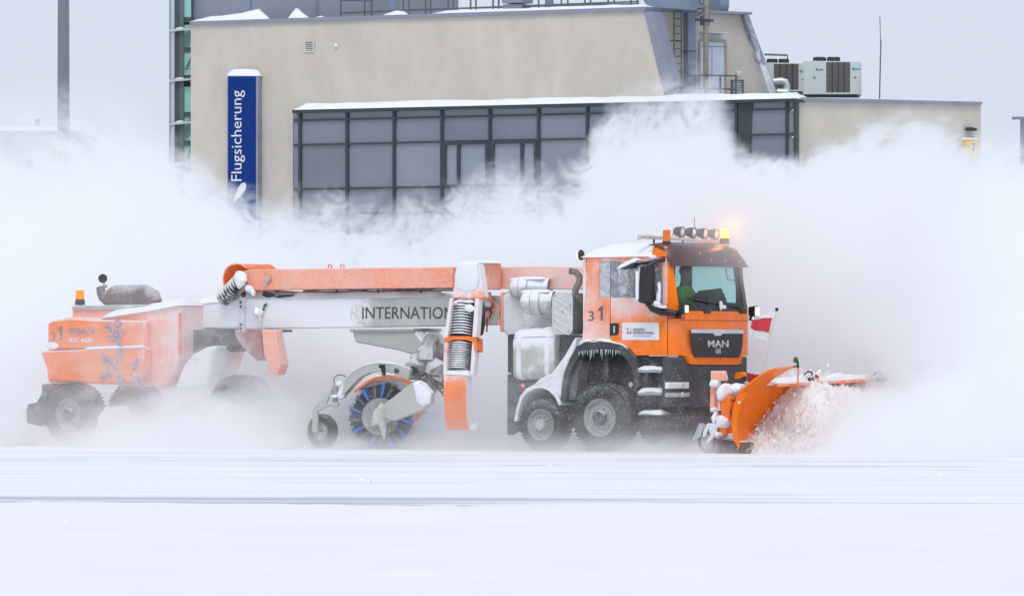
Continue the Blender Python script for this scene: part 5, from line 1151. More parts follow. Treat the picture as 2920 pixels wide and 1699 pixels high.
# rear wheels and mudguards
wheel(sw, 'wheel', 0, .05, .58, .42, .29, -1); wheel(sw, 'wheel', 0, 2.35, .58, .42, .29, 1)
wheel(sw, 'wheel', S(672, 1100, .5).x, .5, .66, .42, .3, -1)
mb = MB(); ss([(118, 1120), (118, 1094), (140, 1092), (150, 1104), (136, 1120), (128, 1180), (108, 1215), (76, 1205), (74, 1170), (80, 1150), (104, 1146)], .2, .5, mb); s_(mb, 'rear_bracket', M_CHAS, bevel=.02)
mb = MB(); ss([(268, 1240), (276, 1190), (292, 1165), (340, 1155), (352, 1180), (350, 1270), (290, 1272)], -.1, .3, mb); mg = s_(mb, 'mud_guard', mat('guard_pinkish', (.75, .55, .5), .6, rime=.75, rs=2, cov=.85), bevel=.05)
mb = MB(); mb.rev(S(286, 1225, -.11), (0, -1, 0), [(0, .05), (.02, .045), (.022, 0)], 14); s_(mb, 'reflector', mat('reflector_red', (.6, .05, .05), .4), mg)
mb = MB(); ss([(497, 1110), (508, 1075), (524, 1040), (548, 1010), (585, 990), (618, 985), (606, 1012), (598, 1050), (590, 1100)], .25, .5, mb); s_(mb, 'front_guard', M_SNOWY, bevel=.05)
mb = MB(); ss([(515, 940), (700, 940), (700, 985), (640, 1000), (515, 1008)], .6, .9, mb); s_(mb, 'sub_frame', M_CHAS)
mb = MB(); ss([(745, 940), (782, 940), (801, 1040), (790, 1070), (770, 1060), (752, 1010)], .35, .25, mb); s_(mb, 'blower_panel', M_OR_RIME, bevel=.02)
mb = MB(); ss([(668, 940), (744, 940), (750, 1008), (735, 1030), (700, 1000), (672, 965)], .5, .3, mb); s_(mb, 'blower_panel', mat('panel_purple', (.34, .14, .12), .6, rime=.4, cov=.6), bevel=.02)
# main beam
M_BEAM = mat('beam_grey', (.47, .49, .46), .5, rime=.2, up=.8, rs=1.6, cov=.95, grain=.35, gx=(0, S(1110, 890, .9).x, S(960, 890, .9).x, .75))
BY = .9
def mbm(px, name, m=M_BEAM, ly=BY, th=.5, bevel=.02): 
    mb = MB(); ss(px, ly, th, mb); return s_(mb, name, m, bevel=bevel)
mbm([(505, 872), (505, 936), (683, 934), (683, 854)], 'beam'); be = mbm([(683, 850), (683, 938), (1000, 934), (1437, 926), (1437, 842), (1000, 848)], 'beam')
mbm([(680, 848), (680, 944), (697, 944), (697, 848), (690, 838)], 'flange', M_SNOWY, BY - .05, .6)
for v in (862, 874, 925, 936):
    mb = MB(); mb.rev(S(687, v, BY - .055), (0, -1, 0), [(0, .022), (.02, .02), (.021, 0)], 8); s_(mb, 'bolt', M_DARK, be)
mb = MB(); mb.snow([S(505, 873, BY - .02), S(600, 862, BY - .02), S(683, 854, BY - .02), S(700, 852, BY - .02), S(1000, 849, BY - .02), S(1255, 845, BY - .02)], (0, .54, 0), .12, .12, nw=7, rough=.7, slump=.02, seed=12.); s_(mb, 'snow_cap', M_SNOW, be)
mbm([(600, 938), (600, 931), (808, 940), (808, 946), (690, 950)], 'lower_rail', M_CHAS, BY - .02, .3)
ptext(SP, 'INTERNATIONAL', 1033, 1343, 909, 875, BY - .004, M_INKG, be, bold=.0); ptext(SP, 'N', 1000, 1018, 909, 876, BY - .004, mat('lettering_buried', (.075, .08, .085), .6, rime=.62, rs=12, cov=.95, grain=.6), be)
mbm([(1425, 946), (1427, 832), (1433, 832), (1436, 946)], 'end_plate', M_OR_RIME, BY - .1, .6); mbm([(1441, 935), (1441, 868), (1448, 868), (1448, 935)], 'end_plate', M_SNOWY, BY - .1, .6)
mb = MB(); ss([(1376, 833), (1396, 832), (1400, 850), (1412, 862), (1425, 880), (1425, 926), (1385, 926), (1378, 870)], BY - .06, .04, mb); s_(mb, 'hazard_panel', M_OR_RIME, be)
mb = MB(); ss([(1395, 925), (1408, 893), (1425, 888), (1424, 900), (1412, 926)], BY - .07, .02, mb); s_(mb, 'hazard_stripe', M_GREY, be)
mb = MB(); mb.tube([S(1402, 890, BY - .12), S(1395, 908, BY - .12)], .012, 6); mb.tube([S(1393, 880, BY - .15), S(1404, 892, BY - .12)], .02, 6); mb.tube([S(1389, 905, BY - .1), S(1388, 946, BY - .1)], .014, 6); s_(mb, 'hose', M_DARK, be)
mb = MB(); mb.blob(S(1390, 868, BY - .15), (.14, .1, .12), 10, .4, 6); s_(mb, 'hose_bundle', M_CHAS, be); mb = MB(); mb.blob(S(1372, 905, .2), (.06, .06, .25), 10, .5, 6); s_(mb, 'hose_bundle', M_CHAS, be)
# frosted work lamp on the beam
mb = MB(); mb.blob(S(735, 888, BY - .05), (.12, .06, .10), 12, .2, 5); mb.tube([S(741, 896, BY - .08), S(742, 912, BY - .07), S(743, 925, BY - .05), S(744, 952, BY - .05)], [.03, .018, .012, .003], 6); wl2 = s_(mb, 'work_lamp', M_SNOWY)
mb = MB(); mb.blob(S(731, 885, BY - .11), (.035, .02, .06), 8, .1); s_(mb, 'lamp_lens', M_LIT, wl2)
mb = MB(); mb.tube([S(752, 874, BY - .04), S(760, 866, BY - .04)], .02, 6); mb.tube([S(750, 883, BY - .04), S(753, 878, BY - .04)], .018, 6); s_(mb, 'bracket', M_DARK, wl2)
# hoisting lug and hydraulic lines on the beam top
mb = MB(); ss([(683, 850), (690, 832), (700, 830), (720, 838), (748, 850)], BY - .03, .12, mb); s_(mb, 'lug_plate', mat('lug_grey', (.33, .34, .33), .6, rime=.35, up=.6), bevel=.01)
mb = MB(); mb.rev(S(695, 840, BY - .04), (0, -1, 0), [(0, .05), (.02, .05), (.02, .02)], 14); s_(mb, 'pivot', M_BLACK)
mb = MB(); mb.tube([S(755, 838, 1.0), S(800, 836, 1.0), S(870, 840, 1.0)], .05, 8); mb.blob(S(775, 838, .95), (.2, .1, .07), 12, .5, 5); mb.blob(S(810, 840, .95), (.25, .1, .05), 12, .5, 5)
for u in (845, 862): mb.bar(S(u, 846, 1.0), S(u, 832, 1.0), .04, .03)
s_(mb, 'hydraulic_lines', M_CHAS)
# blower duct
M_DUCTO = mat('duct_orange_rime', OR, .5, rime=.5, up=.2, rs=.8, cov=.62, grain=.4, soft=.36, gx=(0, S(1290, 790, .6).x, S(1440, 790, .6).x, .5))
mb = MB(); ss([(768, 827), (735, 828), (700, 822), (684, 806), (683, 783), (690, 774), (712, 768), (760, 767), (1291, 761), (1291, 821), (1000, 824)], .75, .5, mb); du = s_(mb, 'blower_duct', M_DUCTO, bevel=.02)
mb = MB(); ss([(1392, 762), (1392, 822), (1440, 824), (1668, 826), (1668, 762), (1560, 758)], .95, .5, mb); s_(mb, 'blower_duct', M_DUCTO, bevel=.02)
# open elbow of the duct
mb = MB(); cu = S(686, 800, 1.0); Rr_ = .30; rows = []
A = [S(u, v, .95) for u, v in ((641, 828), (637, 803), (637, 788), (641, 773), (649, 761), (661, 754), (676, 752), (690, 755), (702, 764))]
k9 = len(A); D9 = Vector((0, .92, 0))
mb.add([p for p in A] + [p + D9 for p in A] + [p + Vector((.022, .0, -.02)) for p in A] + [p + D9 + Vector((.022, 0, -.02)) for p in A],
       [[i, i + 1, k9 + i + 1, k9 + i] for i in range(k9 - 1)] + [[2 * k9 + i, 2 * k9 + i + 1, 3 * k9 + i + 1, 3 * k9 + i] for i in range(k9 - 1)] + [[i, i + 1, 2 * k9 + i + 1, 2 * k9 + i] for i in range(k9 - 1)] + [[k9 + i, k9 + i + 1, 3 * k9 + i + 1, 3 * k9 + i] for i in range(k9 - 1)])
el = s_(mb, 'duct_elbow', M_OR_CLEAN, ang=.9)
mb = MB(); mb.tube(A, .012, 6); mb.tube([p + D9 for p in A], .012, 6); s_(mb, 'rim', M_OR_RIME, el)
mb = MB(); mb.prism([p + D9 * .93 for p in A] + [S(720, 790, .95) + D9 * .93, S(690, 830, .95) + D9 * .93], (0, .03, 0)); s_(mb, 'back_plate', M_OR_CLEAN, el)
mb = MB(); n = 9; p0, p1 = S(692, 796, .7), S(637, 850, .78)
for k in range(n):
    q = p0.lerp(p1, k / (n - 1)); d = (p1 - p0).normalized(); mb2 = MB(); mb2.rev(q, d, [(-.025, .12), (-.01, .155), (.01, .155), (.025, .12)], 18); s_(mb2, 'bellows_rib', mat('bellows_snowed', (.03, .03, .032), .7, rime=.4, up=.5, rs=6) if k == 0 else bpy.data.materials['bellows_snowed'], el)
mb.tube([p0, p1], .12, 14); s_(mb, 'bellows_hose', M_BLACK, el)
mb = MB(); mb.blob(S(684, 800, .55), (.13, .1, .16), 12, .35, 5); mb.blob(S(713, 824, .6), (.1, .06, .08), 12, .3, 6); mb.blob(S(722, 833, .6), (.05, .05, .07), 10, .3, 6); s_(mb, 'snow_cap', M_SNOW, el)
mb = MB(); mb.rev(S(766, 797, .74), (-.3, -1, 0), [(0, .06), (.06, .055), (.08, .03), (.082, 0)], 16); mb.tube([S(764, 802, .70), S(752, 820, .68), S(744, 834, .7)], .008, 5); s_(mb, 'work_lamp', mat('lamp_frosted', (.45, .33, .26), .5, rime=.35))
for u in (941, 976):
    mb = MB(); c_ = S(u, 760, .95); mb.rev(c_, (0, 1, 0), [(-.012, .03), (-.012, .05), (.012, .05), (.012, .03), (-.012, .03)], 14); mb.bar(c_ - Vector((0, 0, .05)), c_ - Vector((0, 0, .1)), .03, .02); s_(mb, 'lifting_eye', M_OR_RIME, du)
mb = MB(); mb.tube([S(865, 832, .8), S(1292, 828, .8)], .016, 6); mb.tube([S(865, 827, .8), S(1292, 823, .8)], .012, 6); pr = s_(mb, 'conduit', M_DARK)
for u in (961, 1078, 1200): mb = MB(); mb.box(S(u - 4, 835, .78), S(u + 4, 826, .84)); s_(mb, 'clip', M_DARK, pr)
mb = MB(); ss([(1295, 762), (1320, 749), (1394, 749), (1394, 826), (1372, 826)], .5, .4, mb); s_(mb, 'duct_collar', M_OR_RIME, bevel=.02)
mb = MB(); mb.snow([S(1312, 750, .35), S(1392, 750, .35)], (0, .5, 0), .05, .06, nw=6); s_(mb, 'snow_cap', M_SNOW)
# curved outboard air arm with bellows
AY = -.3
M_ARM = mat('arm_orange', OR, .4, rime=.12, up=.2, rs=2.4, cov=.9, grain=.45, gx=((2, 2.68, 3.05, .5), (2, 1.3, 1.62, .3)))
M_ARMW = mat('arm_snowed', OR, .5, rime=.72, rs=3, cov=.9, grain=.4)
mb = MB(); ss([(1303, 752), (1364, 752), (1372, 805), (1378, 850), (1366, 853), (1286, 850), (1293, 826), (1297, 775)], AY, .2, mb); am = s_(mb, 'air_arm', M_ARM, bevel=.03)
mb = MB(); mb.loft([S(u, v, AY - .01) for u, v in [(1304, 750), (1362, 750), (1368, 800), (1360, 822), (1330, 832), (1302, 820), (1296, 790)]], [S(u, v, AY - .06) for u, v in [(1306, 754), (1360, 754), (1364, 790), (1356, 806), (1330, 815), (1306, 806), (1302, 786)]]); s_(mb, 'snow_cap', M_SNOW, am)
def strip(px, name, m, ly=AY, th=.13): mb = MB(); ss(px, ly, th, mb); return s_(mb, name, m, am, bevel=.008)
strip([(1282, 850), (1290, 850), (1276, 962), (1266, 962)], 'side_rail', M_ARMW); strip([(1354, 850), (1366, 852), (1358, 962), (1346, 962)], 'side_rail', M_ARMW)
strip([(1266, 974), (1276, 974), (1272, 1064), (1263, 1066)], 'side_rail', M_ARMW); strip([(1346, 974), (1358, 974), (1350, 1070), (1340, 1068)], 'side_rail', M_ARMW)
strip([(1266, 976), (1266, 964), (1290, 958), (1332, 958), (1359, 966), (1360, 1005), (1352, 1003), (1350, 976), (1330, 969), (1290, 969)], 'collar', M_OR_CLEAN, AY - .03, .2)
strip([(1290, 850), (1354, 850), (1350, 1064), (1272, 1064)], 'bellows_core', M_DARK, AY + .15, .1)
strip([(1366, 853), (1373, 850), (1366, 962), (1358, 962)], 'inner_rail', M_OR_RIME, AY + .13, .05)
ribm = mat('bellows_rubber', (.022, .022, .025), .6, rime=.1, rs=7)
def ribs(u0a, u1a, va, u0b, u1b, vb, n):
    for k in range(n):
        t = (k + .5) / n; ua, ub, v = u0a + (u0b - u0a) * t, u1a + (u1b - u1a) * t, va + (vb - va) * t
        pts = [S(ua + (ub - ua) * i / 8, v - 4.5 * math.sin(math.pi * i / 8) + 4 * i / 8, AY + .13 - .13 * math.sin(math.pi * i / 8)) for i in range(9)]
        mb = MB(); mb.tube(pts, .024, 8); rb = s_(mb, 'bellows_rib', ribm, am)
        up_ = [p + Vector((0, -.012, .022)) for p in pts]; lo_ = .5 if va < 900 and k < 5 else .25
        mb = MB(); mb.tube(up_, [(.007 + .010 * math.sin(math.pi * q / 8)) * (1 + lo_ * 1.6 * mnoise.noise(p * 11 + Vector((k * 3, 1, 0)))) for q, p in enumerate(up_)], 7); s_(mb, 'rib_snow', M_SNOW, rb)
ribs(1293, 1351, 862, 1281, 1349, 958, 12); ribs(1281, 1347, 978, 1275, 1341, 1055, 12)
mb = MB(); mb.snow([S(1291, 866, AY + .02), S(1350, 862, AY + .02)], (0, .12, 0), .10, .04, nw=5, rough=.5); mb.blob(S(1340, 880, AY + .0), (.1, .04, .06), 10, .4, 8); s_(mb, 'snow_cap', M_SNOW, am)
# lower chute: bent plate with a side flange
chp = [(1264, 1066), (1266, 1090), (1265, 1120), (1267, 1150), (1269, 1190), (1274, 1224)]; chr_ = [(1329, 1072), (1330, 1100), (1328, 1122), (1329, 1155), (1332, 1195), (1338, 1226)]
dep = [0, -.03, -.05, -.04, .02, .16]
mb = MB(); L_ = [S(u, v, AY + d) for (u, v), d in zip(chp, dep)]; R_ = [S(u, v, AY + d) for (u, v), d in zip(chr_, dep)]; n = 6
mb.add(L_ + R_ + [p + Vector((0, .02, 0)) for p in L_] + [p + Vector((0, .02, 0)) for p in R_], [[i, i + 1, n + i + 1, n + i] for i in range(5)] + [[12 + i, 13 + i, 18 + i + 1, 18 + i] for i in range(5)] + [[5, 11, 23, 17], [0, 6, 18, 12]])
M_CHU = mat('chute_orange', OR, .35, rime=.05, up=.2, rs=2.4, cov=.9, grain=.45, gx=(2, 1.05, 1.5, .75))
s_(mb, 'chute', M_CHU, am, ang=.9)
mb = MB(); Rb = [p + Vector((.0, .17 - d * .5, 0)) for p, d in zip(R_, dep)]
mb.add(R_ + Rb, [[i, i + 1, 6 + i + 1, 6 + i] for i in range(5)]); mb.prism([R_[5], R_[5] + Vector((.08, .1, .02)), R_[5] + Vector((.1, .12, .14)), R_[5] + Vector((.02, .02, .1))], (0, .05, 0)); s_(mb, 'chute_flange', M_ARMW, am)
mb = MB(); mb.snow([S(1266, 1066, AY - .02), S(1336, 1070, AY - .02)], (0, .2, 0), .10, .04, nw=6, rough=.4); s_(mb, 'snow_cap', M_SNOW, am)
for (u, v) in ((1362, 968), (1362, 1001)):
    mb = MB(); mb.tube([S(u - 3, v, AY), S(u + 3, v, AY)], .02, 8); s_(mb, 'bolt', M_DARK, am)
# turntable and swing arm below the beam
mb = MB(); ss([(1001, 938), (1176, 936), (1190, 955), (1216, 985), (1220, 1026), (1140, 1000), (1060, 985), (1014, 976)], .75, .8, mb); s_(mb, 'turntable', M_GREY, bevel=.03)
mb = MB(); ss([(996, 946), (998, 938), (1178, 936), (1180, 944)], .7, .9, mb); s_(mb, 'slew_ring', M_STEEL, bevel=.01)
mb = MB(); mb.blob(S(1205, 1040, .7), (.4, .3, .25), 16, .35, 3); mb.blob(S(1240, 1080, .5), (.25, .3, .3), 14, .4, 4); mb.blob(S(1235, 1010, .7), (.25, .3, .3), 14, .4, 4); s_(mb, 'hydraulic_unit', mat('hydraulics_grey', (.22, .215, .22), .8, rime=.4, up=.4, rs=4, cov=.7, grain=.5))
for (u, v) in ((1225, 952), (1245, 960)):
    mb = MB(); mb.tube([S(u, v + 14, .6), S(u, v, .6)], .03, 8); mb.tube([S(u - 3, v, .6), S(u + 3, v, .6)], .02, 6); s_(mb, 'valve', M_STEEL)
mb = MB()
for k in range(7):
    a0 = S(1195 + k * 6, 1066 + k * 3, .1); pts = [a0, a0 + Vector((.1, -.05, .06 * math.sin(k))), a0 + Vector((.22, .05, -.03 - .04 * k)), a0 + Vector((.34, .15, -.12 + .08 * math.cos(k * 2)))]; mb.tube(pts, .02, 6)
s_(mb, 'hydraulic_hoses', M_DARK)
mb = MB(); mb.rev(S(1179, 1057, -.05), (-.2, -1, 0), [(-.06, .055), (0, .08), (.02, .08), (.02, .055), (0, .05), (0, 0)], 18); mb.tube([S(1166, 1064, -.05), S(1160, 1072, -.05), S(1166, 1082, -.05), S(1176, 1080, -.05)], .01, 5); s_(mb, 'gauge', M_BLACK)
# ---- brush
BD = Vector((-math.sin(-YAW), math.cos(YAW), 0))          # brush axis, turned to throw the snow sideways
hb = S(1085, 1187, -.2); hb.z = .585; BL = 4.6; RB = .585; LX = Vector((BD.y, -BD.x, 0)); UZ = Vector((0, 0, 1))
mb = MB(); mb.rev(hb, BD, [(.03, 0), (.03, .34), (BL, .34), (BL, 0)], 32); br = s_(mb, 'brush', M_CHAS)
mb = MB(); random.seed(3)
for ring in range(5):
    for k in range(120):
        a = 2 * math.pi * (k + random.random()) / 120; d = LX * math.cos(a) + UZ * math.sin(a); tn = -LX * math.sin(a) + UZ * math.cos(a)
        r1 = RB * random.uniform(.86, 1.0); y0 = .02 + ring * .05 + random.uniform(0, .03)
        if (d * r1).z + hb.z < .0: r1 = RB * .98
        mb.prism([hb + d * .33 + tn * .004 + BD * y0, hb + d * .33 - tn * .004 + BD * y0, hb + d * .33 + BD * (y0 + .02)], d * (r1 - .33) + tn * random.uniform(-.04, .01))
mb.rev(hb + BD * .28, BD, [(0, .3), (0, .52), (BL - .3, .52), (BL - .3, .3)], 40)
bf = s_(mb, 'bristle_fill', mat('bristle_dark', (.055, .06, .075), .8, rime=.22, rs=7, cov=.4, grain=.5), br); bf['kind'] = 'stuff'
M_BLU = mat('bristle_blue', (.012, .15, .50), .6, rime=.08, rs=8, cov=.5); M_BDK = mat('bristle_grey', (.10, .10, .12), .7, rime=.2, rs=8, cov=.4)
for i, adeg in enumerate([17, 54, 88, 125, 170, 213, 254, 291, 325, 352]):
    for kk, (ad, mm) in enumerate(((adeg, M_BLU), (adeg + 18, M_BDK))):
        mb = MB()
        for q in range(6):                                  # tufts of one row, ragged and bent back by the spin
            a = math.radians(ad + random.uniform(-2.2, 2.2)); d = LX * math.cos(a) + UZ * math.sin(a); tn = -LX * math.sin(a) + UZ * math.cos(a)
            rr = RB * (1.0 if kk == 0 else .95) * random.uniform(.93, 1.0); y0 = -.03 + (BL * q / 6 if q > 2 else q * .09); y1 = y0 + (BL / 6 + .03 if q > 2 else (.11 if q < 2 else BL / 2 - .12)); b_k = random.uniform(.02, .06); w1 = random.uniform(.022, .034)
            p0_, p1_ = hb + d * .34 + BD * y0, hb + d * rr - tn * b_k + BD * (y0 + random.uniform(-.02, .02))
            mb.prism([p0_ - tn * .014, p0_ + tn * .014, p1_ + tn * w1, p1_ + d * .012, p1_ - tn * w1 - d * .01], BD * (y1 - y0))
        s_(mb, 'bristle_row', mm, br)
mb = MB(); mb.rev(hb, BD, [(-.02, 0), (-.02, .33), (.06, .35)], 32); s_(mb, 'end_disc', mat('disc_ice', (.30, .30, .29), .5, rime=.3, rs=7, cov=.7, grain=.5), br)
mb = MB(); mb.blob(hb - BD * .06 + LX * .02, (.22, .12, .2), 20, .5, 6); mb.blob(hb - BD * .1 + LX * .1 + UZ * .03, (.14, .1, .12), 16, .5, 8)
mb.tube([hb - BD * .12 + LX * .03 - UZ * .05, hb - BD * .12 + LX * .06 - UZ * .25, hb - BD * .1 + LX * .07 - UZ * .42], [.10, .06, .004], 10)
s_(mb, 'ice_crust', mat('ice_crust', (.62, .60, .56), .35, rime=.4, rs=7, cov=.8, bump=.8, bs=20), br)
mb = MB(); ss([(1092, 1154), (1173, 1092), (1190, 1084), (1206, 1092), (1230, 1120), (1228, 1148), (1204, 1168), (1123, 1200), (1100, 1190)], -.42, .12, mb); ba = s_(mb, 'brush_arm', M_GREY, bevel=.012)
mb = MB(); mb.loft([S(u, v, -.42) for u, v in [(1178, 1092), (1190, 1086), (1212, 1102), (1231, 1124), (1226, 1150), (1206, 1158), (1190, 1146), (1184, 1120)]], [S(u, v, -.46) for u, v in [(1184, 1098), (1194, 1094), (1210, 1108), (1224, 1126), (1220, 1146), (1208, 1150), (1196, 1138), (1190, 1118)]]); s_(mb, 'snow_cap', M_SNOW, ba)
mb = MB(); ss([(1173, 1092), (1197, 1077), (1202, 1088), (1190, 1096)], -.3, .2, mb); s_(mb, 'arm_joint', M_DARK, ba)
# hood of the brush
hp = [(1011, 1112), (1040, 1090), (1068, 1075), (1109, 1069), (1134, 1072), (1170, 1091)]
mb = MB(); Hq = [S(u, v, -.25) for u, v in hp]
for a, b in zip(Hq, Hq[1:]): mb.prism([a, b, b + Vector((0, 0, -.03)), a + Vector((0, 0, -.03))], BD * 4.6)
ho = s_(mb, 'brush_hood', M_OR_RIME)
mb = MB()
for a, b in zip(Hq, Hq[1:]): mb.prism([a, b, b - Vector((0, 0, .055)), a - Vector((0, 0, .055))], BD * -.02)
s_(mb, 'hood_trim', mat('hood_edge', (.62, .15, .03), .5, rime=.25, cov=.7), ho)
mb = MB(); mb.snow([q + Vector((0, -.02, .005)) for q in Hq[2:5]], BD * .7, .04, .06, nw=6); s_(mb, 'snow_cap', M_SNOW, ho)
mb = MB(); ss([(1090, 1070), (1086, 1050), (1084, 1040), (1094, 1039), (1096, 1070)], -.3, .05, mb); mb.blob(S(1086, 1044, -.3), (.05, .03, .04), 10, .1); s_(mb, 'handle', M_BLACK, ho)
mb = MB(); ss([(1180, 1200), (1186, 1170), (1210, 1172), (1196, 1184)], .3, .1, mb); s_(mb, 'lower_shield', M_OR_RIME, ho)
# gooseneck that carries the castor wheel
oa = [(973, 1128), (983, 1088), (1007, 1060), (1040, 1042), (1078, 1034), (1126, 1038), (1170, 1052)]; ia = [(984, 1120), (1003, 1098), (1025, 1076), (1050, 1063), (1084, 1058), (1120, 1063), (1165, 1080)]
mb = MB(); oA, iA = [S(u, v, -.15) for u, v in oa], [S(u, v, -.15) for u, v in ia]
for k in range(6): mb.prism([oA[k], oA[k + 1], iA[k + 1], iA[k]], (0, .14, 0))
gn = s_(mb, 'gooseneck_arm', M_GREY)
mb = MB(); mb.snow([q + Vector((0, -.01, 0)) for q in oA[1:6]], (0, .16, 0), .03, .05, nw=4); s_(mb, 'snow_cap', M_SNOW, gn)
mb = MB(); mb.rev(S(1132, 1056, -.16), (0, -1, 0), [(0, .05), (.03, .045), (.035, 0)], 14); s_(mb, 'pivot_pin', M_CHAS, gn)
mb = MB(); mb.tube([S(956, 1159, -.1), S(956, 1127, -.1)], .05, 14); mb.tube([S(956, 1134, -.1), S(956, 1098, -.1)], .056, 14); ca_ = s_(mb, 'castor_post', mat('post_grey', (.36, .36, .33), .6, rime=.25, up=.6))
mb = MB(); ss([(962, 1122), (976, 1098), (985, 1110), (980, 1132), (964, 1138)], -.14, .1, mb); mb.blob(S(952, 1130, -.15), (.09, .06, .03), 10, .3, 7); mb.blob(S(968, 1094, -.1), (.06, .05, .04), 10, .3, 7); s_(mb, 'bracket', M_SNOWY, ca_)
mb = MB(); ss([(946, 1107), (936, 1118), (890, 1165), (890, 1232), (905, 1232), (905, 1172), (945, 1152), (950, 1158), (962, 1158), (962, 1146), (930, 1150)], -.22, .05, mb); s_(mb, 'fork', M_GREY, ca_, bevel=.006)
mb = MB(); mb.tube([S(955, 1096, -.12), S(951, 1082, -.12), S(958, 1071, -.12), S(972, 1068, -.12), S(986, 1073, -.12)], .008, 6); s_(mb, 'cable', M_BLACK, ca_)
cc = S(914, 1223, -.1); mb = MB(); mb.rev((0, 0, 0), (0, -1, 0), [(-.1, 0), (-.02, .03), (0, .1), (-.03, .15), (.0, .175)], 24); cw_ = s_(mb, 'castor_wheel', M_RIM); cw_.location = (cc.x, -.1, .315)
mb = MB(); mb.rev((0, 0, 0), (0, -1, 0), [(-.14, .17), (-.15, .27), (-.11, .312), (-.02, .312), (.03, .27), (.02, .17)], 32); mb.obj('tyre', M_TYRE, cw_)

# ================================================================== BLOWN SNOW
def yf_of(x):                                            # front face of the cloud: behind the vehicles, closer ahead of the plough
    line = 99.6 - (x - 1.53) * .675 + 3.3
    if x < 5.6: return line
    t = min(1, (x - 5.6) / 2.4); t = t * t * (3 - 2 * t)
    return (99.6 - (5.6 - 1.53) * .675 + 3.3) * (1 - t) + 96.4 * t
OUT = [(0, 245), (150, 225), (250, 215), (330, 260), (420, 365), (480, 405), (560, 455), (640, 475), (720, 510), (800, 500), (900, 530), (1000, 520), (1100, 490), (1200, 445), (1260, 430), (1320, 455), (1400, 440), (1440, 390),
       (1470, 305), (1530, 255), (1600, 225), (1660, 205), (1720, 215), (1760, 245), (1790, 300), (1815, 365), (1850, 388), (1920, 398), (1960, 388), (2020, 365), (2100, 342), (2180, 318), (2230, 305), (2300, 300), (2350, 325), (2390, 362), (2430, 375), (2480, 365), (2520, 372)]
SOFT = [(0, 3.0), (330, 2.4), (420, 1.5), (560, 1.4), (800, 1.5), (1000, 1.5), (1250, 1.5), (1400, 1.4), (1480, 1.5), (1620, 2.0), (1760, 1.4), (1850, .8), (1950, .7), (2100, .7), (2230, .9), (2350, 1.0), (2430, 1.0), (2520, 1.0)]
S25 = 2920 / 2520
def out_xz(u, v, t=3.5):
    u *= S25; v *= S25; x = 0.
    for _ in range(30): x = (u - UC) / FPX * (yf_of(x) + t)
    return x, CAMH + (VH - v) / FPX * (yf_of(x) + t)
XA, XBd = -15.0, 15.0
class GN:
    def __init__(s, name):
        s.t = bpy.data.node_groups.new(name, 'GeometryNodeTree'); s.t.interface.new_socket('Geometry', in_out='OUTPUT', socket_type='NodeSocketGeometry')
        s.N, s.L = s.t.nodes, s.t.links; s.pos = s.N.new('GeometryNodeInputPosition').outputs[0]
        q = s.N.new('ShaderNodeSeparateXYZ'); s.L.new(s.pos, q.inputs[0]); s.x, s.y, s.z = q.outputs
    def put(s, x, sock):
        if isinstance(x, (int, float)): sock.default_value = x
        elif isinstance(x, tuple): sock.default_value = x
        else: s.L.new(x, sock)
    def m(s, op, a, b=0., clamp=False):
        q = s.N.new('ShaderNodeMath'); q.operation = op; q.use_clamp = clamp; s.put(a, q.inputs[0]); s.put(b, q.inputs[1]); return q.outputs[0]
    def vm(s, op, a, b):
        q = s.N.new('ShaderNodeVectorMath'); q.operation = op; s.put(a, q.inputs[0]); s.put(b, q.inputs[1]); return q.outputs[0]
    def mr(s, x, a, b, c=0., d=1., smooth=True):
        q = s.N.new('ShaderNodeMapRange'); q.interpolation_type = 'SMOOTHSTEP' if smooth else 'LINEAR'
        s.put(x, q.inputs[0])
        for k, w in zip((1, 2, 3, 4), (a, b, c, d)): s.put(w, q.inputs[k])
        return q.outputs[0]
    def noise(s, vec, scale, det=4, ro=.55, dist=0., color=False):
        q = s.N.new('ShaderNodeTexNoise'); s.put(vec, q.inputs['Vector']); q.inputs['Scale'].default_value = scale; q.inputs['Detail'].default_value = det
        q.inputs['Roughness'].default_value = ro; q.inputs['Distortion'].default_value = dist; return q.outputs[1 if color else 0]
    def curve(s, x, xa, xb, pts, ymax):
        t = s.mr(x, xa, xb, 0., 1., False); q = s.N.new('ShaderNodeFloatCurve'); s.L.new(t, q.inputs['Value']); c = q.mapping.curves[0]
        P = sorted(((px - xa) / (xb - xa), py / ymax) for px, py in pts); P = [p for p in P if 0 <= p[0] <= 1]
        P = [(0., P[0][1])] + [p for p in P if .001 < p[0] < .999] + [(1., P[-1][1])]
        while len(c.points) < len(P): c.points.new(.5, .5)
        for k, p in enumerate(P): c.points[k].location = p; c.points[k].handle_type = 'AUTO_CLAMPED'
        q.mapping.update(); return s.m('MULTIPLY', q.outputs[0], ymax)
    def finish(s, dens, mn, mx, res, mat_, name, label, cat):
        vc = s.N.new('GeometryNodeVolumeCube'); s.put(dens, vc.inputs['Density']); vc.inputs['Min'].default_value = mn; vc.inputs['Max'].default_value = mx
        for k, a in zip(res, 'XYZ'): vc.inputs['Resolution ' + a].default_value = k
        sm = s.N.new('GeometryNodeSetMaterial'); sm.inputs['Material'].default_value = mat_; s.L.new(vc.outputs[0], sm.inputs[0])
        go = s.N.new('NodeGroupOutput'); s.L.new(sm.outputs[0], go.inputs[0])
        vol = bpy.data.volumes.new(name)
        o = bpy.data.objects.new(name, vol); COL.objects.link(o); o.modifiers.new('blown_snow', 'NODES').node_group = s.t; vol.materials.append(mat_)
        return tag(o, label, cat, kind='stuff')
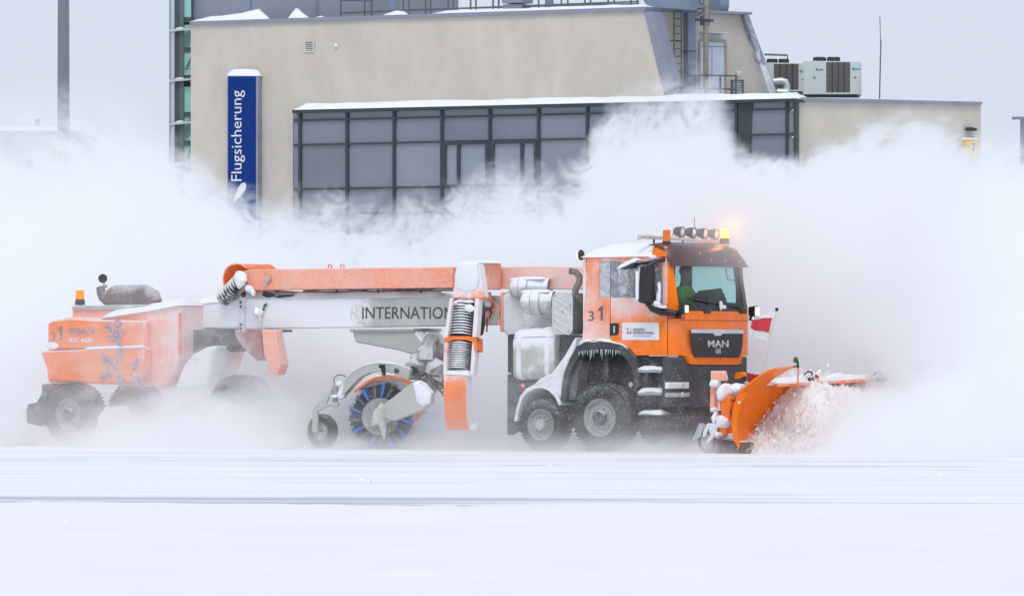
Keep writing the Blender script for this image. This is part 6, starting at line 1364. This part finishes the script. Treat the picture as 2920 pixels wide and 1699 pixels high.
def vol_mat(name, col, g):
    m = bpy.data.materials.new(name); m.use_nodes = True; n = m.node_tree.nodes; n.clear()
    m.cycles.volume_sampling = 'DISTANCE'
    out = n.new('ShaderNodeOutputMaterial'); pv = n.new('ShaderNodeVolumePrincipled'); m.node_tree.links.new(pv.outputs[0], out.inputs['Volume'])
    pv.inputs['Color'].default_value = col + (1,); pv.inputs['Density'].default_value = 1; pv.inputs['Anisotropy'].default_value = g
    return m
M_CLOUD = vol_mat('blown_snow', (.996, .9982, 1.), .4)
g = GN('snow_cloud_field')
warp = g.noise(g.vm('MULTIPLY', g.pos, (1., .05, 1.)), .6, 2, .5, 0., True); wv = g.vm('SCALE', g.vm('SUBTRACT', warp, (.5, .5, .5)), (0, 0, 0)); wv.node.inputs['Scale'].default_value = 1.6
pw_ = g.vm('ADD', g.pos, wv)
n1 = g.m('SUBTRACT', g.noise(g.vm('MULTIPLY', pw_, (1., .12, 1.)), .45, 3, .5), .5); n2 = g.m('SUBTRACT', g.noise(g.vm('MULTIPLY', pw_, (1., .05, 1.1)), 1.1, 8, .62, 1.4), .5)
n3 = g.m('SUBTRACT', g.noise(g.vm('MULTIPLY', pw_, (1., .03, 1.)), 3.6, 6, .66, 1.8), .5)
fil = g.noise(g.vm('MULTIPLY', pw_, (.85, .02, 1.15)), 1.7, 9, .66, 2.6)       # torn strands
fil = g.m('ABSOLUTE', g.m('SUBTRACT', fil, .5)); fil = g.m('POWER', g.mr(fil, 0., .15, 1., 0., False), 2.2)
h = g.curve(g.x, XA, XBd, [out_xz(u, v) for u, v in OUT], 10.)
soft = g.curve(g.x, XA, XBd, [(out_xz(u, 400)[0], s_v) for u, s_v in SOFT], 4.)
yf = g.curve(g.x, XA, XBd, [(x_ / 2, yf_of(x_ / 2) - 90) for x_ in range(-30, 31)], 30.)
tt = g.m('SUBTRACT', g.m('SUBTRACT', g.y, 90.), yf)
hf = g.m('MULTIPLY', g.mr(tt, -.3, 2.6, .45, 1.), g.mr(tt, 5.5, 9.5, 1., .5))
hh = g.m('ADD', g.m('MULTIPLY', h, hf), g.m('ADD', g.m('MULTIPLY', n1, .9), g.m('ADD', g.m('MULTIPLY', n2, 1.5), g.m('MULTIPLY', n3, .55))))
e_ = g.m('DIVIDE', g.m('SUBTRACT', g.m('ADD', hh, .35), g.z), soft, False)
edge = g.m('POWER', g.m('MULTIPLY', e_, 1., True), 1.4)
mask = g.m('MULTIPLY', g.mr(g.m('ADD', tt, g.m('MULTIPLY', n2, 1.5)), -.3, .7), g.mr(tt, 8., 10., 1., 0.))
core = g.mr(e_, .22, 1.15, 0., 1.)
tex = g.m('ADD', g.m('MULTIPLY', fil, 1.7), g.m('MULTIPLY', g.mr(n2, -.24, .12), .62))
tex = g.m('ADD', tex, g.m('MULTIPLY', core, .75))
ends = g.mr(g.m('ADD', g.m('ABSOLUTE', g.x), g.m('MULTIPLY', n2, 4.)), 11.8, 14.6, 1., 0.)
dens = g.m('MULTIPLY', g.m('MULTIPLY', g.m('MULTIPLY', g.m('MULTIPLY', edge, mask), ends), tex), .85)
dens = g.m('MULTIPLY', dens, g.m('GREATER_THAN', dens, .004))
g.finish(dens, (XA, 96., 0.), (XBd, 122., 9.5), (680, 90, 215), M_CLOUD, 'snow_cloud', 'great white cloud of blown snow rising behind the truck and sweeper', 'snow cloud')
# thin drifting snow round the vehicles, in the frame of the truck
g = GN('drifting_snow_field')
warp = g.noise(g.pos, .8, 2, .5, 0., True); wv = g.vm('SCALE', g.vm('SUBTRACT', warp, (.5, .5, .5)), (0, 0, 0)); wv.node.inputs['Scale'].default_value = 1.2
pw_ = g.vm('ADD', g.pos, wv); n2 = g.noise(g.vm('MULTIPLY', pw_, (.8, .3, 1.2)), 1.3, 6, .62, 1.2)
cl_ = g.mr(n2, .38, .62, .02, 1.)
lx_of = lambda u: T(u, 1200, -1.).x
amt = g.curve(g.x, -17., 9., [(lx_of(u), a) for u, a in ((-400, .1), (-100, .6), (60, .8), (160, .7), (270, .75), (340, .9), (450, 1.1), (600, 1.15), (760, 1.0), (880, .4), (1000, .24), (1100, .28), (1200, .38), (1300, .42), (1450, .42), (1560, .38), (1700, .24), (1850, .3), (1980, .24), (2060, .10), (2150, .04), (2420, .03), (2540, .25), (2700, 1.0))], 1.2)
top = g.curve(g.x, -17., 9., [(lx_of(u), a) for u, a in ((-400, 1.4), (0, 2.0), (160, 2.7), (330, 2.9), (520, 2.7), (700, 2.2), (820, 1.6), (950, 1.2), (1200, 1.4), (1400, 2.0), (1560, 1.9), (1750, 1.6), (1950, 1.35), (2100, .5), (2300, .4), (2450, 1.1), (2700, 2.4))], 4.)
vert = g.mr(g.m('DIVIDE', g.z, top), .25, 1.15, 1., 0.)
plume = g.curve(g.x, -17., 9., [(lx_of(u), a) for u, a in ((-400, .02), (200, .05), (270, .4), (340, .8), (450, .95), (560, 1.15), (660, 1.1), (760, .85), (840, .5), (920, .12), (1100, .02), (2250, .02), (2360, .06), (2440, .42), (2560, .75), (2700, 1.))], 2.)
pe = g.m('MULTIPLY', g.m('DIVIDE', g.m('SUBTRACT', g.m('ADD', plume, g.m('MULTIPLY', g.m('SUBTRACT', n2, .5), 2.2)), g.z), .7), 1., True)
pe = g.m('MULTIPLY', pe, 1.5)
sx_ = g.m('ADD', g.m('MULTIPLY', g.x, math.cos(YAW)), g.m('MULTIPLY', g.y, -math.sin(YAW)))
spray = g.m('ADD', g.mr(sx_, 2.9, 4.5, -.3, 1.1), g.mr(sx_, 5.0, 7.0, 0., .9)); spray = g.m('ADD', spray, g.m('MULTIPLY', g.m('SUBTRACT', n2, .5), 1.4))
spray = g.m('MULTIPLY', g.m('DIVIDE', g.m('SUBTRACT', spray, g.z), .45), 1., True); spray = g.m('MULTIPLY', spray, g.m('MULTIPLY', g.mr(g.x, 2.95, 3.5), 1.6))
pe = g.m('ADD', pe, spray)
lat = g.m('MULTIPLY', g.mr(g.y, -3.2, -1.0), g.mr(g.y, 3.2, 4.2, 1., 0.))
low = g.m('MULTIPLY', g.mr(g.z, .0, .42, 1., 0.), g.mr(n2, .3, .6, .5, 1.2)); low = g.m('MULTIPLY', low, g.curve(g.x, -17., 9., [(lx_of(u), a) for u, a in ((-400, .8), (100, .5), (250, .6), (400, .9), (700, .9), (900, .7), (1900, .75), (2000, .2), (2090, .04), (2400, .05), (2520, .3), (2700, 1.))], 1.2))
dens = g.m('MULTIPLY', g.m('ADD', g.m('MULTIPLY', g.m('MULTIPLY', amt, vert), g.m('MULTIPLY', cl_, .62)), g.m('ADD', pe, g.m('MULTIPLY', low, .5))), lat)
cabm = g.m('MULTIPLY', g.mr(g.x, -1.5, .8), g.mr(g.x, 2.4, 4.2, 1., 0.)); cabm = g.m('MULTIPLY', cabm, g.m('MULTIPLY', g.mr(g.z, 2.6, 3.3), g.mr(g.z, 4.1, 5.1, 1., 0.)))  # thin airborne snow round the cab, added so the beacon's halo shows
cabm = g.m('MULTIPLY', cabm, g.m('MULTIPLY', g.mr(g.y, -.6, .8), g.mr(n2, .3, .6, .10, .2)))
rr_ = g.N.new('ShaderNodeVectorMath'); rr_.operation = 'DISTANCE'; g.L.new(g.pos, rr_.inputs[0]); rr_.inputs[1].default_value = tuple(cl + Vector((.1, 0, .1)))
cabm = g.m('ADD', cabm, g.m('MULTIPLY', g.mr(rr_.outputs[1], .05, .75, 1., 0.), g.mr(n2, .3, .6, .25, .55)))   # denser snow added round the beacon to carry its glow
dens = g.m('ADD', dens, cabm)
dens = g.m('MULTIPLY', dens, g.m('GREATER_THAN', dens, .004))
o = g.finish(dens, (-17., -3.2, 0.01), (9., 4.2, 5.2), (400, 74, 100), vol_mat('drifting_snow', (.996, .998, 1.), .2), 'drifting_snow', 'thin veil of drifting snow around the wheels and brush', 'drifting snow')
o.location = (TF.o.x, TF.o.y, 0); o.rotation_euler = (0, 0, YAW)
# single flakes and crumbs in the air
mb = MB(); random.seed(11)
for k in range(2600):
    lx = random.uniform(-11, 4.5); ly = -random.random() ** 1.6 * 2.6 - .15; z = abs(random.gauss(0, .75)) + .05
    if random.random() < .3: lx = random.uniform(-2, 2); z = random.uniform(.1, 1.5); ly = random.uniform(-.5, -.08)
    r = random.uniform(.003, .0075); p = Vector((lx, ly, z)); s = r * random.uniform(1, 2.2)
    mb.add([p + Vector((s, 0, -r)), p + Vector((-s, 0, r * .6)), p + Vector((0, -r, r)), p + Vector((0, r, -r))], [[0, 1, 2], [0, 2, 3], [0, 3, 1], [1, 3, 2]])
fk = mb.obj('snowflakes', M_SNOW, smooth=False); fk.location = (TF.o.x, TF.o.y, 0); fk.rotation_euler = (0, 0, YAW)
tag(fk, 'white snow crumbs flying in the air beside the vehicles', 'snowflakes', kind='stuff')

# ---- put each world-built Empty at the foot of its thing
bpy.context.view_layer.update()
for o in list(COL.objects):
    if o.type == 'EMPTY' and o.parent is None and o.location.length < 1e-6 and o.children:
        P = [c.matrix_world @ Vector(k) for c in o.children for k in c.bound_box]
        lo = [min(p[i] for p in P) for i in range(3)]; hi = [max(p[i] for p in P) for i in range(3)]
        o.location = ((lo[0] + hi[0]) / 2, (lo[1] + hi[1]) / 2, lo[2])
        for c in o.children: c.matrix_parent_inverse = Matrix.Translation(-o.location)
